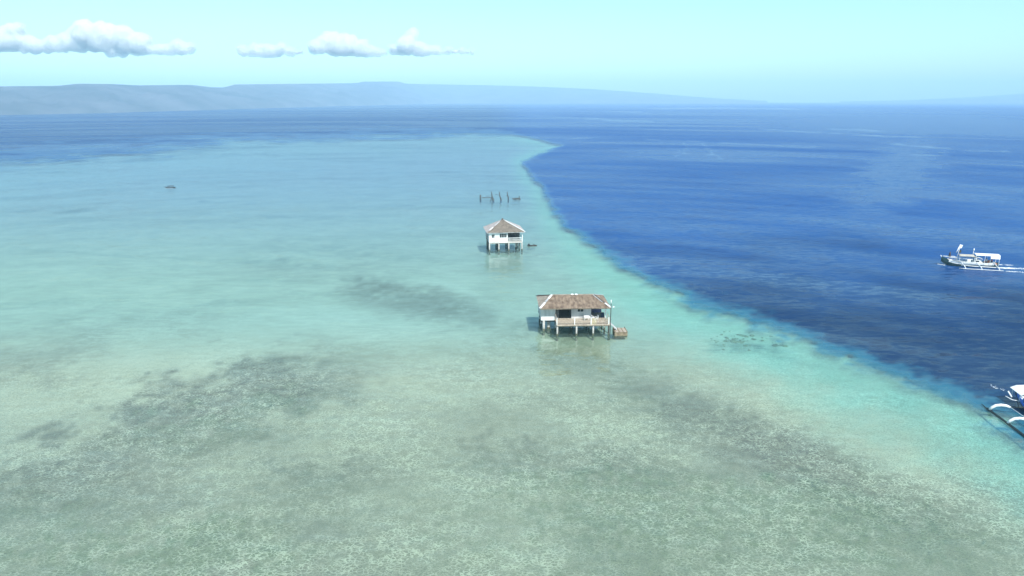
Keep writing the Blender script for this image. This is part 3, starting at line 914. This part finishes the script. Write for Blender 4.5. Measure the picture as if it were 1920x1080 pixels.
for k, f in enumerate(F4):
    slope_courses(f, 12, m_roofgrey if k in (0, 2) else m_roofpink, roof2, label=None if k in (0, 2) else 'faded pinkish roof slope')
fl, fr_, br_, bl = [Vector(q) for q in c4]; A = Vector(rd[0])
cap(fl.lerp(A, .16), fl.lerp(A, .4), .3, m_white, parent=roof2); cap(fl.lerp(A, .5), fl.lerp(A, .82), .2, m_wallgrey, parent=roof2)
cap(fr_, fr_.lerp(A, .88), .26, m_white, parent=roof2)
cap(bl, A, .2, m_wallgrey, parent=roof2); cap(br_, A, .2, m_wallgrey, parent=roof2)
MB().ball(A + Vector((0, 0, .1)), .25, 8, 5).build('finial', m_cap, roof2)
for (a, b_) in ((fl, fr_), (fr_, br_), (fl, bl)):
    MB().beam(a + Vector((0, .02, -.05)), b_ + Vector((0, .02, -.05)), .06, .1).build('eave_board', m_wallgrey, roof2)
for x, y in ((-W2 + .15, .15), (-1.75, .15), (.95 - .2, .15), (W2 - .15, .15), (2.9, 2.5)):
    stilt(h2, x, y, zf - .2, .17)
for x in (-W2 + .3, -1.6, 1.0, W2 - .3):
    for y in (3.8, 7.2):
        stilt(h2, x, y, zf - .4, .17, m_dark)
MB().beam((-W2 - .3, 1.5, 1.2), (-W2 + .1, 6, 4.4), .08).build('side_brace', m_wood, h2)
for z in (2.6, 3.3, 4.0):
    MB().beam((-W2 - .12, .5, z), (-W2 - .12, 6.9, z + .1), .06).build('side_batten', m_wood, h2)

# dark raft of branches beside the far house
rp = at(998, 461)
r2 = empty('brushwood_raft', rp, R(4))
tag(r2, 'low dark raft of tangled poles floating beside the pyramid roofed house', 'raft')
for k in range(7):
    MB().tube([(-1.2 + random.uniform(-.1, .1), -.5 + k * .16, .05 + .04 * (k % 2)), (1.15 + random.uniform(-.15, .15), -.5 + k * .17, .12)], .07, 6).build('pole', m_dark, r2)
for k, x in enumerate((-1.1, -.6, .1, .8)):
    MB().beam((x, -.4, .1), (x + .25 * (-1) ** k, .3, .62 - .1 * k), .09).build('branch', m_dark, r2)
MB().ball((-.9, 0, .35), .28, 8, 5, (1.2, 1, .7), .2).build('bundle', m_net, r2)

# --- wrecked posts beyond
m_post = mat('grey_rotten_wood', (.05, .06, .06), (.12, .13, .13), scale=4, rough=.95)
def wreck_post(px, py, segs, label, braces=()):
    q = at(px, py)
    t = empty('rotting_post', q)
    tag(t, label, 'post', 'leftover posts of a fallen hut')
    MB().tube([(x, 0, z) for (x, z, r) in segs], [r for (x, z, r) in segs], 8).build('post', m_post, t)
    for a, b, r in braces:
        MB().beam(a, b, r).build('brace', m_post, t)
    return t
wreck_post(901, 374.5, [(0, -1, .33), (0, .9, .33), (-.03, 1.9, .28)], 'short thick post at the free end of the fallen hut')
wreck_post(923, 376, [(.5, -1, .42), (.25, .5, .4), (-.1, 1.7, .24), (-.25, 3.3, .16)], 'thickest leaning post, the crossbar of the fallen hut ends at it', [((-.3, 0, 1.2), (-.7, .1, -1.0), .28)])
wreck_post(937.5, 375.5, [(.45, -1, .34), (.35, .4, .3), (-.1, 1.7, .2), (-.2, 3.2, .13)], 'leaning post with a short side bar, middle of the fallen hut', [((-.1, 0, 1.85), (-1.8, 0, 2.2), .12)])
wreck_post(952, 375, [(.25, -1, .26), (.2, 1.1, .24), (-.1, 1.9, .2), (-.2, 3.1, .14)], 'thin leaning post next to the dark heap of the fallen hut', [((-.1, 0, 1.7), (-.55, 0, 1.5), .2)])
q0, q1 = at(904, 373.5), at(921, 373)
cb = empty('crossbar', q0)
tag(cb, 'long low crossbar between two posts of the fallen hut', 'beam')
MB().beam((0, 0, .55), (q1.x - q0.x, 0, .62), .26).build('bar', m_post, cb)
MB().beam((1.4, .3, 1.1), (q1.x - q0.x, .3, 1.2), .14).build('upper_bar', m_post, cb)
q = at(969, 374.5)
hp = empty('timber_heap', q)
tag(hp, 'dark low heap of fallen timber lying in the water past the last post', 'wreckage')
for a, b, r in (((-1.7, 0, .55), (-.3, 0, -.1), .34), ((-.6, 0, .3), (1.4, 0, .2), .42), ((1.0, .1, .0), (.9, .1, 1.5), .26), ((-.9, .3, .6), (.8, .3, .4), .3), ((.3, .2, .7), (1.3, .2, .4), .22), ((-1.5, .2, .0), (-.7, .2, .6), .2)):
    MB().beam(a, b, r).build('timber', m_post, hp)

# ------------------------------------------------------------------ boats
def hull_rings(L, bw, zk, zs, bow_rise=1.1, stern_rise=.25, n=17, full=.75):
    """rings across a slim double-ended hull; x runs from bow (-L/2) to stern"""
    rings = []
    for k in range(n):
        t = k / (n - 1); s = 2 * t - 1
        w = bw * max(.03, (1 - abs(s) ** (2.0 if s < 0 else 3.0))) ** full
        br = bow_rise * max(0, -s - .35) ** 2 / .42 + stern_rise * max(0, s - .4) ** 2 / .36
        x = -L / 2 + t * L
        zk_ = zk + br * .9 + (1.2 * max(0, -s - .72) if s < 0 else 0); zs_ = zs + br
        ring = []
        for (a, b) in ((-1, 1), (-.92, .55), (-.62, .18), (0, 0), (.62, .18), (.92, .55), (1, 1)):
            ring.append(Vector((x, a * w, zk_ + (zs_ - zk_) * b)))
        rings.append(ring)
    return rings

def person(loc, rz, label, shirt, pose='sit', parent_scale=1.0):
    """one skinned body with hair, shirt and shorts as children"""
    if pose == 'sit':
        J = {'pel': (0, 0, .12), 'chest': (0, .03, .42), 'neck': (0, .02, .58), 'head': (0, -.02, .70), 'crown': (0, -.01, .84),
             'shl': (-.19, .02, .53), 'shr': (.19, .02, .53), 'ell': (-.25, -.08, .28), 'elr': (.25, -.10, .28), 'hal': (-.17, -.32, .22), 'har': (.17, -.33, .22),
             'hil': (-.10, 0, .10), 'hir': (.10, 0, .10), 'knl': (-.13, -.42, .16), 'knr': (.13, -.43, .16), 'anl': (-.13, -.46, -.26), 'anr': (.13, -.47, -.26), 'tol': (-.13, -.64, -.31), 'tor': (.13, -.65, -.31)}
    else:
        J = {'pel': (0, 0, .90), 'chest': (0, -.03, 1.2), 'neck': (0, -.03, 1.42), 'head': (0, -.06, 1.54), 'crown': (0, -.04, 1.68),
             'shl': (-.20, -.03, 1.36), 'shr': (.20, -.03, 1.36), 'ell': (-.27, -.02, 1.08), 'elr': (.27, -.1, 1.10), 'hal': (-.27, -.10, .82), 'har': (.22, -.32, .98),
             'hil': (-.10, 0, .86), 'hir': (.10, 0, .86), 'knl': (-.12, -.03, .47), 'knr': (.13, -.06, .47), 'anl': (-.12, .03, .08), 'anr': (.14, .0, .08), 'tol': (-.12, -.14, .03), 'tor': (.15, -.18, .03)}
    Rr = {'pel': .14, 'chest': .145, 'neck': .06, 'head': .095, 'crown': .075, 'shl': .07, 'shr': .07, 'ell': .048, 'elr': .048, 'hal': .035, 'har': .035,
          'hil': .10, 'hir': .10, 'knl': .065, 'knr': .065, 'anl': .045, 'anr': .045, 'tol': .035, 'tor': .035}
    E = [('pel', 'chest'), ('chest', 'neck'), ('neck', 'head'), ('head', 'crown'), ('neck', 'shl'), ('neck', 'shr'), ('shl', 'ell'), ('shr', 'elr'), ('ell', 'hal'), ('elr', 'har'),
         ('pel', 'hil'), ('pel', 'hir'), ('hil', 'knl'), ('hir', 'knr'), ('knl', 'anl'), ('knr', 'anr'), ('anl', 'tol'), ('anr', 'tor')]
    def skin(name, keys, edges, radii, m, sub=1, parent=None):
        ks = list(keys); me = bpy.data.meshes.new(name)
        me.from_pydata([J[k] for k in ks], [(ks.index(a), ks.index(b)) for a, b in edges], [])
        o = bpy.data.objects.new(name, me); col.objects.link(o)
        me.materials.append(m)
        sk = o.modifiers.new('s', 'SKIN'); sk.use_smooth_shade = True
        if not me.skin_vertices: me.skin_vertices.new()
        for i, k in enumerate(ks):
            me.skin_vertices[0].data[i].radius = (radii[k], radii[k]); me.skin_vertices[0].data[i].use_root = (i == 0)
        sb = o.modifiers.new('u', 'SUBSURF'); sb.levels = sb.render_levels = sub
        if parent: o.parent = parent
        return o
    # fingers
    for s, h_ in (('l', 'hal'), ('r', 'har')):
        hx_, hy_, hz_ = J[h_]
        sg = -1 if s == 'l' else 1
        for i, (dx, ln) in enumerate(((-.03, .075), (-.01, .085), (.01, .08), (.03, .065))):
            J[f'f{s}{i}'] = (hx_ + dx, hy_ - ln * .8, hz_ - ln * .6); Rr[f'f{s}{i}'] = .010; E.append((h_, f'f{s}{i}'))
        J[f't{s}'] = (hx_ - sg * .05, hy_ - .03, hz_); Rr[f't{s}'] = .012; E.append((h_, f't{s}'))
    body = skin('person', J.keys(), E, Rr, m_skin, 1)
    body.location = loc; body.rotation_euler = (0, 0, rz)
    tag(body, label, 'person')
    big = {k: v * 1.22 for k, v in Rr.items()}
    skin('shirt', ('pel', 'chest', 'neck', 'shl', 'shr', 'ell', 'elr'), [('pel', 'chest'), ('chest', 'neck'), ('neck', 'shl'), ('neck', 'shr'), ('shl', 'ell'), ('shr', 'elr')],
         {**big, 'neck': .07, 'ell': .066, 'elr': .066}, shirt, 1, body)
    skin('shorts', ('pel', 'hil', 'hir', 'knl', 'knr'), [('pel', 'hil'), ('pel', 'hir'), ('hil', 'knl'), ('hir', 'knr')], {**big, 'pel': .165}, m_navy, 1, body)
    hc = Vector(J['head']).lerp(Vector(J['crown']), .6)
    MB().ball(hc + Vector((0, .03, .03)), .115, 10, 6, (1, 1.05, .95)).build('hair', m_hair, body)
    MB().ball(hc + Vector((0, -.115, -.06)), .02, 6, 4).build('nose', m_skin, body)
    return body

# --- passing outrigger boat; local x runs from bow to stern, near side is -y
bp0, bp1 = at(1764, 497), at(1877, 504)
bc = (bp0 + bp1) / 2
bang = math.atan2(bp1.y - bp0.y, bp1.x - bp0.x) + R(3)
BL = (bp1 - bp0).length
bt = empty('outrigger_boat', (bc.x, bc.y + .6, 0), bang)
tag(bt, 'white and dark green outrigger boat with white canopy under way on deep blue water', 'boat', 'outrigger boats')
print('boat1', BL, bc)
rg = hull_rings(BL * .98, .95, -.35, .9, .85, .15)
MB().loft([[Vector(q) for q in r] for r in rg], close=False, smooth=True).build('hull', m_hullgreen, bt)
# white wash strake: upper third of the side, proud of the hull
st = MB()
for s in (-1, 1):
    ri = []
    for r in rg[2:-1]:
        top_, mid = (r[0], r[1]) if s < 0 else (r[6], r[5])
        o_ = Vector((0, s * .03, 0)); lo = top_.lerp(mid, .72)
        ri.append([top_ + o_ + Vector((0, 0, .06)), lo + o_ + Vector((0, 0, 0)), lo + o_ * .2, top_ - o_ + Vector((0, 0, .06))])
    st.loft(ri, close=True, smooth=False)
st.build('wash_strake', m_white, bt)
dkm = MB(); ri = []
for r in rg[1:-1]:
    a, b = r[0].lerp(r[1], .25), r[6].lerp(r[5], .25)
    ri.append([a, a.lerp(b, .5), b])
dkm.loft(ri, close=False, smooth=False).build('deck', m_tarp, bt)
hl = BL / 2
# bow post, bowsprit
MB().tube([(-hl + .4, 0, 1.35), (-hl - .1, 0, 1.95)], .09, 8).build('bow_post', m_white, bt)
# side walk boards (katig arms) and floats
for s in (-1, 1):
    fl_ = MB().tube([(-hl * .50, s * 3.3, .14), (-hl * .3, s * 3.3, .1), (hl * .6, s * 3.3, .08), (hl * .96, s * 3.3, .10)], [.06, .085, .085, .06], 8).build('float', m_bamboo_grey, bt)
    MB().tube([(-hl * .40, s * 2.45, .62), (0, s * 2.45, .52), (hl * .82, s * 2.45, .48)], .075, 8).build('outrigger_pole', m_bamboo, bt)
    MB().tube([(-hl * .62, s * .95, 1.35), (-hl * .2, s * 1.2, 1.05), (hl * .2, s * 1.25, 1.0), (hl * .7, s * 1.2, .98)], .05, 6).build('gunwale_pole', m_bamboo, bt)
for x in (-hl * .32, hl * .22, hl * .8):
    MB().tube([(x - .15, -2.5, .72), (x - .15, -1.3, .98), (x - .15, 0, 1.02), (x - .15, 1.3, .98), (x - .15, 2.5, .72)], .07, 8).build('outrigger_arm', m_bamboo, bt)
    for s in (-1, 1):
        MB().tube([(x - .15, s * 2.45, .72), (x + .05, s * 2.8, .6), (x + .3, s * 3.3, .1)], [.09, .1, .08], 8).build('outrigger_arm', m_bamboo, bt)
        MB().beam((x + .3, s * 3.3, .1), (x + .1, s * 3.3, -.5), .05).build('lashing_peg', m_dark, bt)
# upper bow frame: long pale pole from bow to cabin
MB().tube([(-hl * .93, .2, 1.78), (-hl * .4, .5, 1.72), (hl * .15, .6, 1.7)], .07, 8).build('upper_pole', m_bamboo, bt)
MB().tube([(-hl * .93, -.2, 1.78), (-hl * .4, -.5, 1.6), (hl * .05, -.6, 1.5)], .07, 8).build('upper_pole', m_bamboo, bt)
# tan awning forward
aw = MB()
ri = []
for x in np.linspace(-hl * .42, hl * .12, 7):
    ri.append([Vector((x, -1.0, 2.15)), Vector((x, -.5, 2.3)), Vector((x, 0, 2.34)), Vector((x, .5, 2.3)), Vector((x, 1.0, 2.15)), Vector((x, 1.0, 2.12)), Vector((x, 0, 2.31)), Vector((x, -1.0, 2.12))])
aw.loft(ri, True, True).build('forward_awning', m_tarp, bt)
for x in (-hl * .40, hl * .1):
    for s in (-1, 1):
        MB().beam((x, s * .85, .7), (x, s * .85, 2.2), .05).build('awning_post', m_bamboo, bt)
# white box
MB().box(-hl * .02 - .62, -hl * .02 + .05, -.75, .0, .68, 1.45).build('storage_box', m_white, bt)
# cabin
cb_ = MB()
cx0 = hl * .22
prof = [(-.9, .7), (-.75, 1.15), (-.35, 1.45), (.35, 1.5), (.85, 1.15), (1.25, .7)]
ri = [[Vector((cx0 + x, y, z)) for x, z in prof] for y in (-.78, -.7, .7, .78)]
cb_.loft(ri, True, False)
cab = cb_.build('cabin', m_white, bt)
MB().box(cx0 - .45, cx0 + .3, -.84, -.785, 1.12, 1.36).build('window', m_glass, cab)
MB().box(cx0 - .45, cx0 + .3, .785, .84, 1.12, 1.36).build('window', m_glass, cab)
MB().loft([[Vector((cx0 + x, y, z)) for x, z in ((-.55, 1.75), (-.1, 2.0), (.4, 1.98), (.95, 1.7), (.9, 1.64), (.35, 1.9), (-.1, 1.92), (-.5, 1.69))] for y in (-.85, .85)], True, False).build('cabin_roof', m_white, cab)
for x in (-.3, .6):
    for s in (-1, 1):
        MB().beam((cx0 + x, s * .7, 1.4), (cx0 + x, s * .7, 1.85), .06).build('roof_post', m_white, cab)
# canopy
ca0, ca1 = hl * .12, hl * .93
zc = 2.55
cn = MB()
ri = [[Vector((x, -1.05, zc - .06)), Vector((x, -.6, zc + .08)), Vector((x, 0, zc + .12)), Vector((x, .6, zc + .08)), Vector((x, 1.05, zc - .06)), Vector((x, 1.05, zc - .14)), Vector((x, 0, zc + .04)), Vector((x, -1.05, zc - .14))] for x in (ca0, (ca0 + ca1) / 2, ca1)]
can = cn.loft(ri, True, False).build('canopy', m_plastic, bt)
# stern side curtain of the canopy
MB().loft([[Vector((x, -1.07, zc - .05)), Vector((x + .06, -1.3, zc - .62)), Vector((x + .06, -1.27, zc - .63)), Vector((x, -1.03, zc - .06))] for x in (ca1 - 1.95, ca1 - .1)], True, False).build('side_curtain', m_plastic, can)
for x in (ca0 + .1, ca0 + 1.9, ca0 + 3.0, ca1 - .1):
    for s in (-1, 1):
        MB().beam((x, s * .95, .65), (x, s * .95, zc - .1), .06).build('canopy_post', m_bamboo, can)
# mast with flags, second pole
def bpt(x, y, z): return (x, y, z)
MB().tube([(-hl * .47, 0, .8), (-hl * .40, 0, 3.9)], .05, 6).build('mast', m_bamboo, bt)
fg = MB(); fx = -hl * .42
fg.loft([[Vector((fx + .05 + .6 * t, .03 * math.sin(7 * t), 4.3 - .15 * t)), Vector((fx - .28 + .75 * t, .05 * math.sin(6 * t), 3.45 + .1 * t))] for t in np.linspace(0, 1, 6)], False, True)
fg.build('pennant', m_plastic, bt)
MB().tube([(fx - .5, 0, 2.6), (fx - .15, 0, 3.5)], .09, 6).build('rolled_flag', m_plastic, bt)
MB().loft([[Vector((fx + .0 + .5 * t, .02, 3.2)), Vector((fx - .1 + .6 * t, .04 * math.sin(5 * t), 2.62))] for t in np.linspace(0, 1, 5)], False, True).build('dark_flag', m_net, bt)
MB().tube([(hl * .08, .4, 1.0), (hl * .10, .4, 3.3)], .045, 6).tube([(hl * .10, .4, 3.05), (hl * .10, .4, 3.5)], .12, 6).build('antenna', m_plastic, bt)
MB().box(ca1 - 2.6, ca1 - 1.95, -.5, .5, .62, .95).build('bench', m_white, bt)
MB().box(ca1 - 1.5, ca1 - 1.3, -.6, .3, .62, 1.1).build('bench', m_white, bt)
# engine box
MB().box(ca0 + 2.1, ca0 + 2.9, -.35, .35, .6, 1.05).build('engine_box', m_hullgreen, bt)
bt.scale = (1, 1.08, 1.16)
BM = Matrix.Translation(bt.location) @ Matrix.Rotation(bang, 4, 'Z') @ Matrix.Diagonal((1, 1.08, 1.16, 1))
def onb(x, y, z): return BM @ Vector((x, y, z))
person(onb(ca0 + 2.35, -.55, 1.08), bang - R(70), 'person in grey teal shirt seated mid canopy on the passing boat', m_teal)
person(onb(ca1 - 1.35, -.35, 1.13), bang - R(95), 'person in faded red shirt seated under the boat canopy near its stern', m_redcloth)
person(onb(-hl * .70, 0, 1.22), bang - R(60), 'person in navy shirt standing at the bow of the passing boat', m_navy, 'stand')
for k in range(5):
    v = MB().box(-.22, .22, -.16, .16, 0, .22).box(-.16, .16, -.17, .17, .22, .26)
    o = v.build('life_vest', m_orange)
    o.location = onb(ca1 - 2.3 + .12 * (k % 2), -.75, .98 + .0 + (k // 2) * .28) if k < 4 else onb(ca1 - .55, -.6, .75)
    o.rotation_euler = (0, 0, bang + R(8 * k))
    if k < 4: o.location = onb(ca1 - 2.4 + .5 * (k % 2), -.3 + 0 * k, .96 + (k // 2) * .28)
    tag(o, ['orange life vest at the bow side bottom of the stack under the canopy', 'orange life vest at the stern side bottom of the stack under the canopy',
            'orange life vest on top of the stack at the bow side', 'orange life vest on top of the stack at the stern side', 'single orange life vest at the stern end under the canopy'][k], 'life vest', 'orange life vests on the passing boat')

# wake
wk = MB(); rnd = random.Random(4)
def foam_run(x0, x1, yc, wid, nfl, drift=0.0):
    for k in range(nfl):
        t = rnd.random(); x = x0 + (x1 - x0) * t
        y = yc + drift * t + rnd.gauss(0, wid * (0.4 + t))
        r = rnd.uniform(.03, .14) * (1.15 - .6 * t)
        c = BM @ Vector((x, y, .02)); a0 = rnd.uniform(0, 6)
        pts = [c + Vector((math.cos(a0 + i * 1.047) * r * 1.7 * rnd.uniform(.6, 1.2), math.sin(a0 + i * 1.047) * r * .6 * rnd.uniform(.6, 1.2), 0)) for i in range(6)]
        wk.add([q + Vector((0, 0, rnd.uniform(.005, .03))) for q in pts] + [c + Vector((0, 0, .06))], [(i, (i + 1) % 6, 6) for i in range(6)])
foam_run(hl * 1.0, hl * 1.0 + 2.6, 0, .22, 260, .1)
foam_run(hl * 1.0 + 1.5, hl * 1.0 + 6, .1, .34, 90, .3)
foam_run(hl * 1.05, hl * 1.05 + 4, -3.3, .22, 60)
foam_run(hl * 1.02, hl * 1.0 + 4, 3.3, .22, 40)
foam_run(-hl * 1.05, -hl * .82, .5, .08, 26, -.8)
wo_ = wk.build('wake_foam', m_foam)
tag(wo_, 'white wake foam trailing behind the passing outrigger boat', kind='stuff')

# --- moored outrigger boat at the drop-off; local y runs along the boat, far end +y
f0, f1 = at(1841, 760, .1), at(1920, 818, .1)
ax = (f0 - f1).normalized()
rzb = math.atan2(ax.y, ax.x) - math.pi / 2
b2 = empty('outrigger_boat', (f0.x, f0.y, 0), rzb)
tag(b2, 'blue and white outrigger boat with white arched arms moored at the drop-off', 'boat', 'outrigger boats')
HX = 5.05      # hull centre line, to the right of the near float
for xx, lab in ((0, None), (2 * HX, None)):
    MB().tube([(xx, .1, .22), (xx, -1, .14), (xx, -16.5, .12), (xx, -18, .25)], [.05, .085, .085, .06], 8).build('float', m_blackpole, b2)
    s = 1 if xx == 0 else -1
    MB().tube([(xx + s * .14, -.9, .2), (xx + s * .14, -17, .18)], .05, 6).build('float_pole', m_blackpole, b2)
armys = (-1.6, -5.4, -10.5, -14.5)
for y in armys:
    for s, xx in ((1, 0), (-1, 2 * HX)):
        pts = [(xx + s * .02, y, .22), (xx + s * .25, y - .06, .58), (xx + s * .6, y - .16, .86), (xx + s * 1.1, y - .32, 1.0), (xx + s * 1.65, y - .48, .98), (xx + s * 2.05, y - .6, .84)]
        MB().tube([Vector(q) for q in pts], [.14, .17, .18, .18, .17, .12], 10).build('outrigger_arm', m_bamboo, b2)
        MB().tube([(xx + s * 2.0, y - .6, .86), (xx + s * (HX - .6), y - .7, 1.0)], .07, 8).build('arm_spar', m_blackpole, b2)
        MB().beam((xx + s * .12, y - .25, .2), (xx + s * .12, y + .25, .28), .09).build('lashing', m_dark, b2)
for s, xx in ((1, 0), (-1, 2 * HX)):
    MB().tube([(xx + s * 2.02, -2.1, .88), (xx + s * 2.02, -15.2, .88)], .05, 8).build('side_pole', m_bamboo, b2)
L2 = 17.5
rg2 = [[Vector((HX + q.y, -(q.x) - L2 / 2 + 2.1, q.z)) for q in r] for r in hull_rings(L2, 1.25, -.35, .85, .9, .4, 19)]
MB().loft(rg2, close=False, smooth=True).build('hull', m_hullnavy, b2)
st = MB()
for s in (-1, 1):
    ri = []
    for r in rg2[1:-1]:
        t_, md = (r[0], r[1]) if s < 0 else (r[6], r[5])
        o_ = Vector((s * .04, 0, 0)); lo = t_.lerp(md, .9)
        ri.append([t_ + o_ + Vector((0, 0, .08)), lo + o_, lo + o_ * .2, t_ - o_ + Vector((0, 0, .08))])
    st.loft(ri, True, False)
st.build('blue_strake', m_boatblue, b2)
ri = []
for r in rg2[1:-1]:
    a, b = r[0].lerp(r[1], .15), r[6].lerp(r[5], .15)
    ri.append([a, a.lerp(b, .5) + Vector((0, 0, .05)), b])
MB().loft(ri, close=False, smooth=False).build('deck', m_white, b2)
# curved bow rail and white foredeck shelter
yb = 2.3
MB().tube([(HX - 1.9, .9, 1.05), (HX - 1.35, .35, .8), (HX - .6, .05, .75), (HX + .4, .1, .8)], .06, 8).build('boarding_rail', m_bamboo, b2)
MB().tube([(HX - 1.5, 1.2, 1.6), (HX - 1.25, .7, 1.0)], .09, 8).build('fender', m_plastic, b2)
MB().loft([[Vector((HX + x, y, z + .06 * y)) for x, z in ((-.9, 1.75), (-.2, 2.05), (.8, 2.1), (1.5, 1.85), (1.5, 1.79), (.8, 2.03), (-.2, 1.98), (-.9, 1.69))] for y in (1.9, .9, -.4)], True, False).build('bow_shelter', m_white, b2)
for x in (-.7, 1.2):
    for y in (1.6, 0):
        MB().beam((HX + x, y, .8), (HX + x, y, 1.8), .07).build('shelter_post', m_white, b2)
cb2 = MB().loft([[Vector((HX + x, y, z)) for x, z in ((-.95, .9), (-.95, 1.5), (-.7, 1.65), (.7, 1.65), (.95, 1.5), (.95, .9))] for y in (-.9, -5.5)], True, False).build('cabin', m_boatblue, b2)
MB().box(HX - 1.1, HX + 1.1, -5.7, -.75, 1.66, 1.74).build('cabin_roof', m_white, cb2)
for k in range(4):
    MB().box(HX - .99, HX - .955, -1.9 - k * 1.0, -1.2 - k * 1.0, 1.12, 1.42).build('window', m_glass, cb2)
MB().beam((HX - 1.2, -.3, 1.0), (HX - .9, -1.0, -.4), .05).build('mooring_line', m_net, b2)
# foam beside it
fm = MB(); c0 = at(1876, 731)
for k in range(26):
    t = rnd.random(); t = t * .45 if k % 3 else .6 + t * .4; c = at(1858 + 28 * t, 722 + 10 * t ** .6 + rnd.gauss(0, 1.0), .02); r = rnd.uniform(.02, .07)
    pts = [c + Vector((math.cos(i * 1.047) * r * 2, math.sin(i * 1.047) * r * .6, 0)) for i in range(6)]
    fm.add(pts + [c + Vector((0, 0, .03))], [(i, (i + 1) % 6, 6) for i in range(6)])
tag(fm.build('wave_foam', mat('thin_foam', (.42, .50, .58), (.62, .68, .72), scale=3, rough=.9)), 'short line of white foam on blue water off the moored boat', kind='stuff')

# --- small dark canoe far out on the flat
q = at(319, 352.6)
cn2 = empty('fishing_canoe', q, R(6))
tag(cn2, 'small dark canoe with a low shelter alone on the pale reef flat', 'canoe')
rg3 = hull_rings(4.4, .42, -.15, .28, .5, .3, 11)
MB().loft(rg3, close=False).build('hull', m_dark, cn2)
MB().loft([[Vector((x, -.55, .75)), Vector((x, -.3, 1.02)), Vector((x, .3, 1.02)), Vector((x, .55, .75)), Vector((x, .5, .7)), Vector((x, 0, .95)), Vector((x, -.5, .7))] for x in (-.9, .2, 1.5)], True, True).build('shelter', m_net, cn2)
for x in (-.7, 1.3):
    for s in (-1, 1): MB().beam((x, s * .4, .1), (x, s * .45, .8), .05).build('shelter_post', m_dark, cn2)
for s in (-1, 1):
    MB().tube([(-1.6, s * 1.3, .06), (1.7, s * 1.3, .05)], .05, 6).build('float', m_bamboo_grey, cn2)
for x in (-.9, 1.0):
    MB().tube([(x, -1.3, .08), (x, -.5, .38), (x, .5, .38), (x, 1.3, .08)], .035, 6).build('outrigger_arm', m_dark, cn2)

# --- coral heads and patches at the drop-off
rnd = random.Random(11)
def coral(px, py, r, label):
    q = at(px, py, -.95); mb = MB()
    for k in range(6):
        mb.ball((rnd.gauss(0, r * .4), rnd.gauss(0, r * .4), rnd.uniform(-.35, -.1)), r * rnd.uniform(.4, .7), 9, 6, (1, 1, .6), .18)
    o = mb.build('coral_head', m_coral); o.location = q
    return tag(o, label, 'coral', 'coral heads near the drop-off')
coral(1460, 648, .95, 'round dark coral head standing alone nearest the deep water')
coral(1398, 629, .8, 'dark coral head at the deep water end of the coral cluster')
coral(1372, 640, .7, 'dark coral head in the middle of the coral cluster')
coral(1386, 641, .55, 'smaller dark coral head on the seaward side of the cluster')
coral(1349, 641, .6, 'dark coral head at the shallow end of the coral cluster')
coral(1842, 1000, .28, 'tiny lone dark coral lump on green weed far from the drop-off')
cp_ = MB()
for k in range(70):
    q = at(rnd.gauss(1388, 34), rnd.gauss(640, 8), -1.0)
    cp_.ball(q, rnd.uniform(.08, .3), 7, 4, (1, 1, .5), .25)
tag(cp_.build('coral_rubble', m_coral), 'scattered dark coral rubble under clear turquoise water', kind='stuff')
